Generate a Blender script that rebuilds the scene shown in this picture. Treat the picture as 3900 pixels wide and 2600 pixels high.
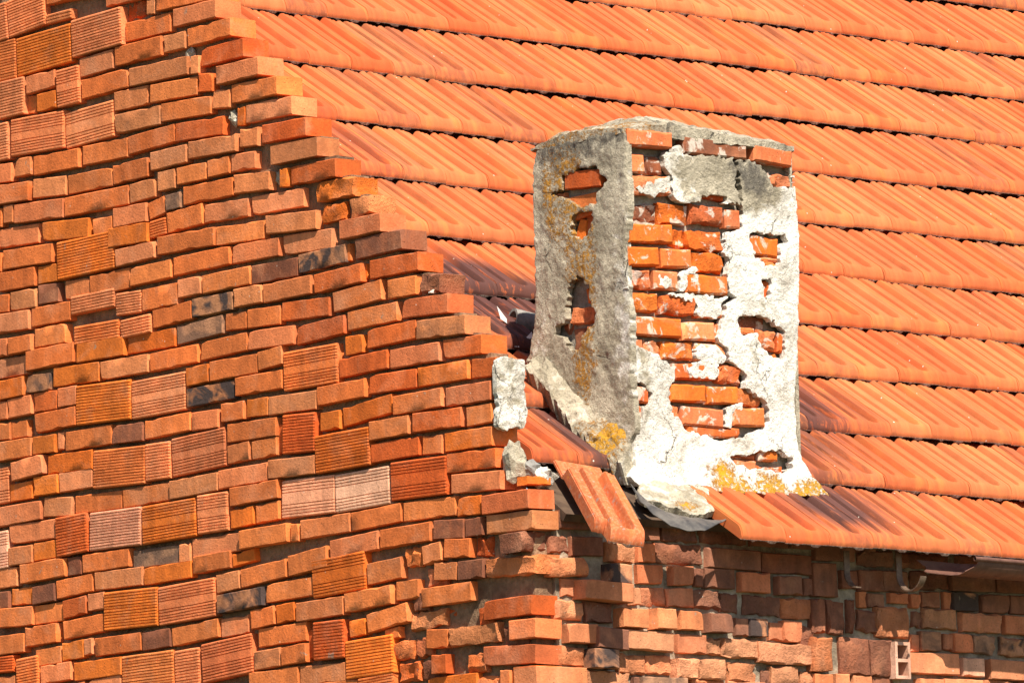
import bpy, math, random
import numpy as np
from mathutils import Matrix, Vector, noise

for o in list(bpy.data.objects):
    bpy.data.objects.remove(o)
SC = bpy.context.scene
COL = SC.collection
R = math.radians

# ------------------------------------------------------------------ camera, sky, sun, exposure
cam_d = bpy.data.cameras.new('camera')
cam = bpy.data.objects.new('camera', cam_d)
COL.objects.link(cam)
CAM_LOC = Vector((-17.0371, -19.1373, -2.8486))
CAM_YAW, CAM_PITCH, CAM_ROLL = R(48.4386), R(7.3794), R(-1.5275)
_f = Vector((math.cos(CAM_PITCH) * math.cos(CAM_YAW), math.cos(CAM_PITCH) * math.sin(CAM_YAW), math.sin(CAM_PITCH)))
_r = Vector((math.sin(CAM_YAW), -math.cos(CAM_YAW), 0))
_u = _r.cross(_f)
_c, _s = math.cos(CAM_ROLL), math.sin(CAM_ROLL)
_r, _u = _c * _r + _s * _u, -_s * _r + _c * _u
cam.matrix_world = Matrix(((_r.x, _u.x, -_f.x, CAM_LOC.x), (_r.y, _u.y, -_f.y, CAM_LOC.y), (_r.z, _u.z, -_f.z, CAM_LOC.z), (0, 0, 0, 1)))
cam_d.sensor_width = 36.0
cam_d.lens = 36.0 * 29623.2 / 3900.0
cam_d.clip_start = 0.5
cam_d.clip_end = 3000
SC.camera = cam

SUN = Vector((-0.262, -0.56, 0.786)).normalized()      # direction towards the sun
world = bpy.data.worlds.new('World')
SC.world = world
world.use_nodes = True
wn = world.node_tree.nodes
wl = world.node_tree.links
wn.clear()
sky = wn.new('ShaderNodeTexSky')
sky.sky_type = 'NISHITA'
sky.sun_disc = False
sky.sun_elevation = math.asin(SUN.z)
sky.sun_rotation = math.atan2(SUN.x, SUN.y)
bg = wn.new('ShaderNodeBackground')
bg.inputs[1].default_value = 0.070
wo = wn.new('ShaderNodeOutputWorld')
wl.new(sky.outputs[0], bg.inputs[0])
wl.new(bg.outputs[0], wo.inputs[0])
sd = bpy.data.lights.new('sun', 'SUN')
sd.energy = 4.9
sd.angle = R(0.53)
sd.color = (1.0, 0.92, 0.78)
so = bpy.data.objects.new('sun', sd)
COL.objects.link(so)
so.rotation_euler = (-SUN).to_track_quat('-Z', 'Y').to_euler()
so.location = (-10, -10, 15)
SC.view_settings.view_transform = 'Standard'
SC.view_settings.look = 'None'
SC.view_settings.exposure = 1.0
SC.view_settings.gamma = 1.0
SC.render.engine = 'CYCLES'

rnd = random.Random(7)
GZ = -4.5                                              # ground level; the camera stands 1.65 m above it
CH = 0.077                                             # brick course height

# ------------------------------------------------------------------ helpers
def tag(o, label=None, cat=None, group=None, kind=None):
    if label: o['label'] = label
    if cat: o['category'] = cat
    if group: o['group'] = group
    if kind: o['kind'] = kind
    return o

def link(name, data, parent=None):
    o = bpy.data.objects.new(name, data)
    COL.objects.link(o)
    if parent is not None:
        o.parent = parent
        w = Matrix.Identity(4)
        p = parent
        while p is not None:
            w = p.matrix_basis @ w if p.parent is None else p.matrix_parent_inverse @ p.matrix_basis @ w
            p = p.parent
        o.matrix_parent_inverse = w.inverted()
    return o

def empty(name, loc, label=None, cat=None, group=None):
    o = bpy.data.objects.new(name, None)
    COL.objects.link(o)
    o.location = loc
    o.empty_display_size = 0.1
    return tag(o, label, cat, group)

def mesh(name, v, f, mat=None, sharp=None, smooth=True):
    m = bpy.data.meshes.new(name)
    m.from_pydata([tuple(p) for p in v], [], f)
    m.update()
    if mat: m.materials.append(mat)
    if smooth:
        m.polygons.foreach_set('use_smooth', [True] * len(m.polygons))
        if sharp is not None:
            m.set_sharp_from_angle(angle=R(sharp))
    return m

def box(x0, x1, y0, y1, z0, z1):
    v = [(x0, y0, z0), (x1, y0, z0), (x1, y1, z0), (x0, y1, z0), (x0, y0, z1), (x1, y0, z1), (x1, y1, z1), (x0, y1, z1)]
    f = [(0, 3, 2, 1), (4, 5, 6, 7), (0, 1, 5, 4), (1, 2, 6, 5), (2, 3, 7, 6), (3, 0, 4, 7)]
    return v, f

def join(parts):
    V, F = [], []
    for v, f in parts:
        n = len(V)
        V += list(v)
        F += [tuple(i + n for i in q) for q in f]
    return V, F

def fbm(p, s, oct=4, off=0.0):
    a, t, q = 1.0, 0.0, Vector(p) * s + Vector((off, off * 1.7, -off))
    for _ in range(oct):
        t += a * noise.noise(q)
        q = q * 2.03
        a *= 0.5
    return t

def sstep(a, b, x):
    t = min(1.0, max(0.0, (x - a) / (b - a)))
    return t * t * (3 - 2 * t)

# ------------------------------------------------------------------ materials
class NT:
    def __init__(self, name):
        self.m = bpy.data.materials.new(name)
        self.m.use_nodes = True
        self.t = self.m.node_tree
        self.t.nodes.clear()
        self.out = self.t.nodes.new('ShaderNodeOutputMaterial')
        self.b = self.t.nodes.new('ShaderNodeBsdfPrincipled')
        self.t.links.new(self.b.outputs[0], self.out.inputs[0])
        self.b.inputs['Specular IOR Level'].default_value = 0.25
    def n(self, k, **kw):
        x = self.t.nodes.new(k)
        for a, b in kw.items(): setattr(x, a, b)
        return x
    def set(self, sock, v):
        if isinstance(v, bpy.types.NodeSocket): self.t.links.new(v, sock)
        elif isinstance(v, (tuple, list)) and len(v) == 3 and sock.type == 'RGBA': sock.default_value = (*v, 1)
        else: sock.default_value = v
    def math(self, op, a, b=0.0, clamp=False):
        x = self.n('ShaderNodeMath', operation=op, use_clamp=clamp)
        self.set(x.inputs[0], a); self.set(x.inputs[1], b)
        return x.outputs[0]
    def vmath(self, op, a, b):
        x = self.n('ShaderNodeVectorMath', operation=op)
        self.set(x.inputs[0], a); self.set(x.inputs[1], b)
        return x.outputs[0]
    def mix(self, a, b, f, mode='MIX'):
        x = self.n('ShaderNodeMix', data_type='RGBA', blend_type=mode)
        self.set(x.inputs[0], f); self.set(x.inputs[6], a); self.set(x.inputs[7], b)
        return x.outputs[2]
    def noise(self, vec, scale, detail=4, rough=0.55, dist=0.0):
        x = self.n('ShaderNodeTexNoise')
        self.set(x.inputs['Vector'], vec)
        x.inputs['Scale'].default_value = scale
        x.inputs['Detail'].default_value = detail
        x.inputs['Roughness'].default_value = rough
        x.inputs['Distortion'].default_value = dist
        return x.outputs['Fac']
    def voro(self, vec, scale, feature='F1'):
        x = self.n('ShaderNodeTexVoronoi', feature=feature)
        self.set(x.inputs['Vector'], vec)
        x.inputs['Scale'].default_value = scale
        return x.outputs['Distance']
    def rng(self, v, a, b, c=0.0, d=1.0):
        x = self.n('ShaderNodeMapRange')
        self.set(x.inputs[0], v)
        for i, q in enumerate((a, b, c, d)): self.set(x.inputs[i + 1], q)
        return x.outputs[0]
    def scale(self, vec, s):
        return self.vmath('MULTIPLY', vec, s)
    def bump(self, h, strength, dist):
        x = self.n('ShaderNodeBump')
        x.inputs['Strength'].default_value = strength
        x.inputs['Distance'].default_value = dist
        self.set(x.inputs['Height'], h)
        return x.outputs[0]

def coords(t):
    """object coordinates shifted by a random amount per object, so that no two pieces share a pattern"""
    tc = t.n('ShaderNodeTexCoord')
    oi = t.n('ShaderNodeObjectInfo')
    off = t.math('MULTIPLY', oi.outputs['Random'], 57.0)
    return t.vmath('ADD', tc.outputs['Object'], off), oi, tc

def fac(t, v):
    """grey value as colour for multiply"""
    c = t.n('ShaderNodeCombineColor')
    for i in range(3): t.set(c.inputs[i], v)
    return c.outputs[0]

def make_brick_mat(name, rough=False, limey=0.0):
    t = NT(name)
    p, oi, tc = coords(t)
    mott = t.noise(p, 13, 5, 0.6, 0.4)
    grain = t.noise(p, 120, 4, 0.65)
    streak = t.noise(t.scale(p, (34, 6, 4)), 1.0, 2, 0.5)
    base = oi.outputs['Color']
    c = t.mix(base, fac(t, t.rng(mott, 0.3, 0.72, 0.78, 1.20)), 1.0, 'MULTIPLY')
    c = t.mix(c, fac(t, t.rng(streak, 0.3, 0.7, 0.86, 1.12)), 1.0, 'MULTIPLY')
    # lime bloom, soft and pale
    bl = t.rng(t.noise(p, 7, 4, 0.6, 0.8), 0.52, 0.72, 0, 0.34)
    c = t.mix(c, (0.62, 0.28, 0.15), bl)
    # scorched areas, amount in the object colour's alpha
    sc = t.math('MULTIPLY', t.rng(t.noise(p, 9, 3, 0.5, 1.2), 0.42, 0.55), oi.outputs['Alpha'])
    c = t.mix(c, (0.035, 0.03, 0.032), t.math('MULTIPLY', sc, 0.93))
    # pits and specks
    pit = t.rng(t.voro(p, 95), 0.10, 0.22, 1.0, 0.0)
    pm = t.math('MULTIPLY', pit, t.rng(t.noise(p, 21, 2), 0.52, 0.64))
    c = t.mix(c, (0.10, 0.045, 0.025), t.math('MULTIPLY', pm, 0.7))
    lime = t.math('MULTIPLY', t.rng(t.voro(p, 33), 0.07, 0.11, 1.0, 0.0), t.rng(t.noise(p, 16, 2), 0.58, 0.66))
    c = t.mix(c, (0.66, 0.58, 0.47), t.math('MULTIPLY', lime, 0.6))
    # damp and dust that run across several bricks
    geo = t.n('ShaderNodeNewGeometry')
    wide = t.noise(t.scale(geo.outputs['Position'], (2.6, 2.6, 1.1)), 1.0, 4, 0.6, 0.5)
    c = t.mix(c, fac(t, t.rng(wide, 0.32, 0.68, 0.84, 1.10)), 1.0, 'MULTIPLY')
    salt = t.math('MULTIPLY', t.rng(t.noise(t.scale(geo.outputs['Position'], (3.4, 3.4, 2.0)), 1.0, 6, 0.7), 0.56, 0.70), 0.18)
    c = t.mix(c, (0.66, 0.38, 0.24), salt)
    # smears of old mortar
    sm = t.rng(t.noise(p, 15, 5, 0.65, 0.6), 0.69 - 0.15 * limey, 0.73 - 0.13 * limey, 0, 0.7)
    c = t.mix(c, (0.62, 0.56, 0.48) if limey else (0.27, 0.215, 0.16), sm)
    c = t.mix(c, fac(t, t.rng(grain, 0.3, 0.7, 0.86, 1.12)), 1.0, 'MULTIPLY')
    t.set(t.b.inputs['Base Color'], c)
    t.b.inputs['Roughness'].default_value = 0.9
    crack = t.noise(p, 46 if rough else 30, 6, 0.72)
    h = t.math('ADD', t.math('MULTIPLY', grain, 0.35), t.math('MULTIPLY', crack, 0.9 if rough else 0.55))
    h = t.math('SUBTRACT', h, t.math('MULTIPLY', pm, 0.5))
    t.set(t.b.inputs['Normal'], t.bump(h, 0.9 if rough else 0.7, 0.012 if rough else 0.005))
    return t.m

def make_mortar_mat(name, col, dark):
    t = NT(name)
    p, oi, tc = coords(t)
    a = t.noise(p, 40, 6, 0.7)
    b = t.noise(p, 6, 4, 0.6)
    c = t.mix(dark, col, t.rng(b, 0.35, 0.65))
    c = t.mix(c, fac(t, t.rng(a, 0.3, 0.7, 0.6, 1.25)), 1.0, 'MULTIPLY')
    t.set(t.b.inputs['Base Color'], c)
    t.b.inputs['Roughness'].default_value = 0.95
    t.set(t.b.inputs['Normal'], t.bump(a, 1.0, 0.012))
    return t.m

def make_plaster_mat(name):
    t = NT(name)
    p, oi, tc = coords(t)
    at = t.n('ShaderNodeAttribute', attribute_name='mark')
    sp = t.n('ShaderNodeSeparateColor')
    t.set(sp.inputs[0], at.outputs['Color'])
    lich, white, dark = sp.outputs[0], sp.outputs[1], sp.outputs[2]
    a = t.noise(p, 70, 6, 0.72)
    b = t.noise(p, 9, 5, 0.62, 0.5)
    d = t.noise(p, 190, 3, 0.6)
    grey = t.mix((0.27, 0.23, 0.165), (0.56, 0.49, 0.375), t.rng(b, 0.3, 0.7))
    wht = t.mix((0.52, 0.47, 0.40), (0.86, 0.82, 0.75), t.rng(b, 0.30, 0.55))
    wm = t.rng(t.math('ADD', white, t.math('MULTIPLY', t.math('SUBTRACT', t.noise(p, 17, 4, 0.6, 0.6), 0.5), 1.1)), 0.40, 0.62)
    c = t.mix(grey, wht, wm)
    c = t.mix(c, fac(t, t.rng(a, 0.28, 0.7, 0.70, 1.20)), 1.0, 'MULTIPLY')
    # soot and dark crust
    dm = t.rng(t.math('ADD', t.math('MULTIPLY', dark, 0.55), t.math('MULTIPLY', t.noise(p, 26, 6, 0.75), 0.9)), 0.66, 0.86)
    c = t.mix(c, (0.07, 0.062, 0.056), t.math('MULTIPLY', dm, 0.8))
    crk = t.n('ShaderNodeTexVoronoi', feature='DISTANCE_TO_EDGE')
    t.set(crk.inputs['Vector'], t.vmath('ADD', p, t.scale(t.mix((0, 0, 0), (1, 1, 1), t.noise(p, 14, 4, 0.7)), (0.16, 0.16, 0.16))))
    crk.inputs['Scale'].default_value = 5.5
    ck = t.math('MULTIPLY', t.rng(crk.outputs['Distance'], 0.003, 0.013, 1.0, 0.0), t.rng(t.noise(p, 6, 2), 0.52, 0.60))
    c = t.mix(c, (0.06, 0.05, 0.045), t.math('MULTIPLY', ck, 0.75))
    # lichen: dull ochre where thin, bright yellow where thick
    ln = t.math('ADD', t.math('MULTIPLY', t.noise(p, 85, 4, 0.7, 0.3), 0.6), t.math('MULTIPLY', t.noise(p, 24, 4, 0.65, 0.5), 0.4))
    lm = t.rng(t.math('ADD', t.math('MULTIPLY', lich, 0.62), t.math('MULTIPLY', ln, 0.75)), 0.68, 0.76)
    lc = t.mix((0.36, 0.165, 0.03), (0.62, 0.33, 0.02), t.rng(lich, 0.54, 0.68))
    c = t.mix(c, lc, t.math('MULTIPLY', lm, t.rng(lich, 0.02, 0.2)))
    c = t.mix(c, fac(t, t.rng(d, 0.3, 0.7, 0.85, 1.12)), 1.0, 'MULTIPLY')
    t.set(t.b.inputs['Base Color'], c)
    t.b.inputs['Roughness'].default_value = 0.95
    h = t.math('ADD', t.math('MULTIPLY', a, 1.0), t.math('MULTIPLY', b, 0.6))
    h = t.math('SUBTRACT', t.math('ADD', h, t.math('MULTIPLY', lm, 0.25)), t.math('MULTIPLY', ck, 0.8))
    t.set(t.b.inputs['Normal'], t.bump(h, 1.0, 0.014))
    return t.m

def make_tile_mat(name, stain_shade=1.0, speck=0.0):
    t = NT(name)
    p, oi, tc = coords(t)
    sx = t.n('ShaderNodeSeparateXYZ')
    t.set(sx.inputs[0], tc.outputs['Object'])
    streak = t.noise(t.scale(p, (34, 2.2, 20)), 1.0, 3, 0.55)
    mott = t.noise(p, 9, 5, 0.6, 0.5)
    grain = t.noise(p, 170, 3, 0.6)
    c = oi.outputs['Color']
    c = t.mix(c, fac(t, t.rng(mott, 0.3, 0.7, 0.86, 1.13)), 1.0, 'MULTIPLY')
    c = t.mix(c, fac(t, t.rng(streak, 0.3, 0.72, 0.93, 1.06)), 1.0, 'MULTIPLY')
    yel = t.rng(t.noise(t.scale(p, (16, 3, 10)), 1.0, 3, 0.5), 0.54, 0.74, 0, 0.45)
    c = t.mix(c, (0.56, 0.20, 0.045), yel)
    # run-off stain lines in the channels, strengthened as painted groove shade
    run = t.math('MULTIPLY', t.rng(t.noise(t.scale(p, (150, 5, 60)), 1.0, 4, 0.65), 0.63, 0.72), t.rng(sx.outputs[2], 0.014, 0.004))
    c = t.mix(c, (0.10, 0.055, 0.06), t.math('MULTIPLY', run, 0.55 * stain_shade))
    # soot; amount in the object colour's alpha
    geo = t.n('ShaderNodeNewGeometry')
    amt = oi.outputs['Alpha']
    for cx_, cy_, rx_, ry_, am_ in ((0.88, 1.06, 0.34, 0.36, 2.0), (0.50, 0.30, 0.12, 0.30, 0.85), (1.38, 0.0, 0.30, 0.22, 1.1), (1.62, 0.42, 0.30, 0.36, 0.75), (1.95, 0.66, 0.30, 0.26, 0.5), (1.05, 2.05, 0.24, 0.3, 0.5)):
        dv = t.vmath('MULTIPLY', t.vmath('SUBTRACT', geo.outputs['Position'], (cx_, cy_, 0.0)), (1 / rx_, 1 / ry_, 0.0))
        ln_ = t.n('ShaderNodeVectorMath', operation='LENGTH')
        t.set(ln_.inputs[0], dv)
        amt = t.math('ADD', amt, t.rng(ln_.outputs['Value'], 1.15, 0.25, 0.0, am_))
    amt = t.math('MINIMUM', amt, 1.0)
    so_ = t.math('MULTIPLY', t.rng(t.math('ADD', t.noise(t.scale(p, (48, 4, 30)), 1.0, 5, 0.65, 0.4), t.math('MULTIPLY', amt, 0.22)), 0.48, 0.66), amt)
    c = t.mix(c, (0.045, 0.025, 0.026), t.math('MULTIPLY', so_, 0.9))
    # crust of dirt and lichen along the lower lip
    lip = t.math('MULTIPLY', t.rng(sx.outputs[1], 0.018, 0.002), t.rng(sx.outputs[2], 0.006, -0.002))
    ln = t.noise(p, 48, 5, 0.7)
    lm = t.rng(t.math('ADD', lip, t.math('MULTIPLY', ln, 0.8)), 0.92, 1.06)
    c = t.mix(c, t.mix((0.09, 0.065, 0.055), (0.24, 0.20, 0.17), t.rng(t.noise(p, 110, 3), 0.45, 0.62)), t.math('MULTIPLY', lm, 0.85))
    spk = t.math('MULTIPLY', t.rng(t.voro(p, 16), 0.035, 0.06, 1.0, 0.0), t.rng(t.noise(p, 5, 2), 0.52, 0.56))
    c = t.mix(c, (0.70, 0.62, 0.54), t.math('MULTIPLY', spk, 0.8))
    spd = t.math('MULTIPLY', t.rng(t.voro(t.vmath('ADD', p, (3.3, 1.7, 0.4)), 19), 0.03, 0.06, 1.0, 0.0), t.rng(t.noise(p, 6, 2), 0.55, 0.6))
    c = t.mix(c, (0.09, 0.06, 0.06), t.math('MULTIPLY', spd, 0.8))
    if speck:
        s1 = t.rng(t.noise(p, 75, 4, 0.7), 0.50, 0.58)
        c = t.mix(c, (0.56, 0.24, 0.12), t.math('MULTIPLY', s1, 0.4))
        s2 = t.rng(t.noise(p, 34, 5, 0.75), 0.58, 0.66)
        c = t.mix(c, (0.26, 0.24, 0.21), t.math('MULTIPLY', s2, 0.8))
        s3 = t.rng(t.noise(p, 20, 4, 0.7), 0.66, 0.70)
        c = t.mix(c, (0.60, 0.32, 0.02), s3)
    t.set(t.b.inputs['Base Color'], c)
    t.b.inputs['Roughness'].default_value = 0.82
    h = t.math('ADD', t.math('MULTIPLY', grain, 0.3), t.math('ADD', t.math('MULTIPLY', streak, 0.5), t.math('MULTIPLY', lm, 1.0)))
    t.set(t.b.inputs['Normal'], t.bump(h, 0.3, 0.004))
    return t.m

def make_plain(name, c1, c2, scale, rough=0.8, metal=0.0, bump=0.3, dist=0.004):
    t = NT(name)
    p, oi, tc = coords(t)
    a = t.noise(p, scale, 6, 0.65, 0.4)
    t.set(t.b.inputs['Base Color'], t.mix(c1, c2, t.rng(a, 0.35, 0.65)))
    t.b.inputs['Roughness'].default_value = rough
    t.b.inputs['Metallic'].default_value = metal
    t.set(t.b.inputs['Normal'], t.bump(t.noise(p, scale * 4, 5, 0.7), bump, dist))
    return t.m

M_BRICK = make_brick_mat('fired_brick')
M_ROUGH = make_brick_mat('broken_brick', True)
M_LIME = make_brick_mat('limewashed_brick', False, 1.0)
M_LIMER = make_brick_mat('limewashed_broken_brick', True, 0.8)
M_MORTAR = make_mortar_mat('old_mortar', (0.33, 0.205, 0.12), (0.14, 0.082, 0.048))
M_MORTAR3 = make_mortar_mat('grey_mortar', (0.44, 0.36, 0.265), (0.20, 0.15, 0.105))
M_MORTAR2 = make_mortar_mat('lime_mortar', (0.46, 0.40, 0.32), (0.22, 0.17, 0.13))
M_PLASTER = make_plaster_mat('weathered_render')
M_TILE = make_tile_mat('clay_tile')
M_TILE2 = make_tile_mat('lichened_tile', 1.0, 1.0)
M_DECK = make_plain('old_boards', (0.05, 0.03, 0.02), (0.11, 0.07, 0.045), 14)
M_GUTTER = make_plain('rusty_painted_steel', (0.10, 0.045, 0.035), (0.17, 0.085, 0.06), 18, 0.5, 0.1)
M_STEEL = make_plain('weathered_steel', (0.10, 0.06, 0.045), (0.26, 0.18, 0.13), 22, 0.45, 0.35)
M_SHEET = make_plain('bitumen_coated_sheet', (0.045, 0.043, 0.045), (0.14, 0.125, 0.11), 16, 0.5, 0.1)
M_WHITE = make_plain('white_foil', (0.78, 0.76, 0.72), (0.86, 0.84, 0.80), 10, 0.6)
M_CONC = make_plain('grey_concrete', (0.16, 0.15, 0.14), (0.27, 0.255, 0.235), 30, 0.9, 0, 0.6, 0.006)
M_GROUND = make_plain('yard_ground', (0.10, 0.085, 0.05), (0.07, 0.09, 0.035), 0.8, 0.95, 0, 0.8, 0.05)

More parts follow.
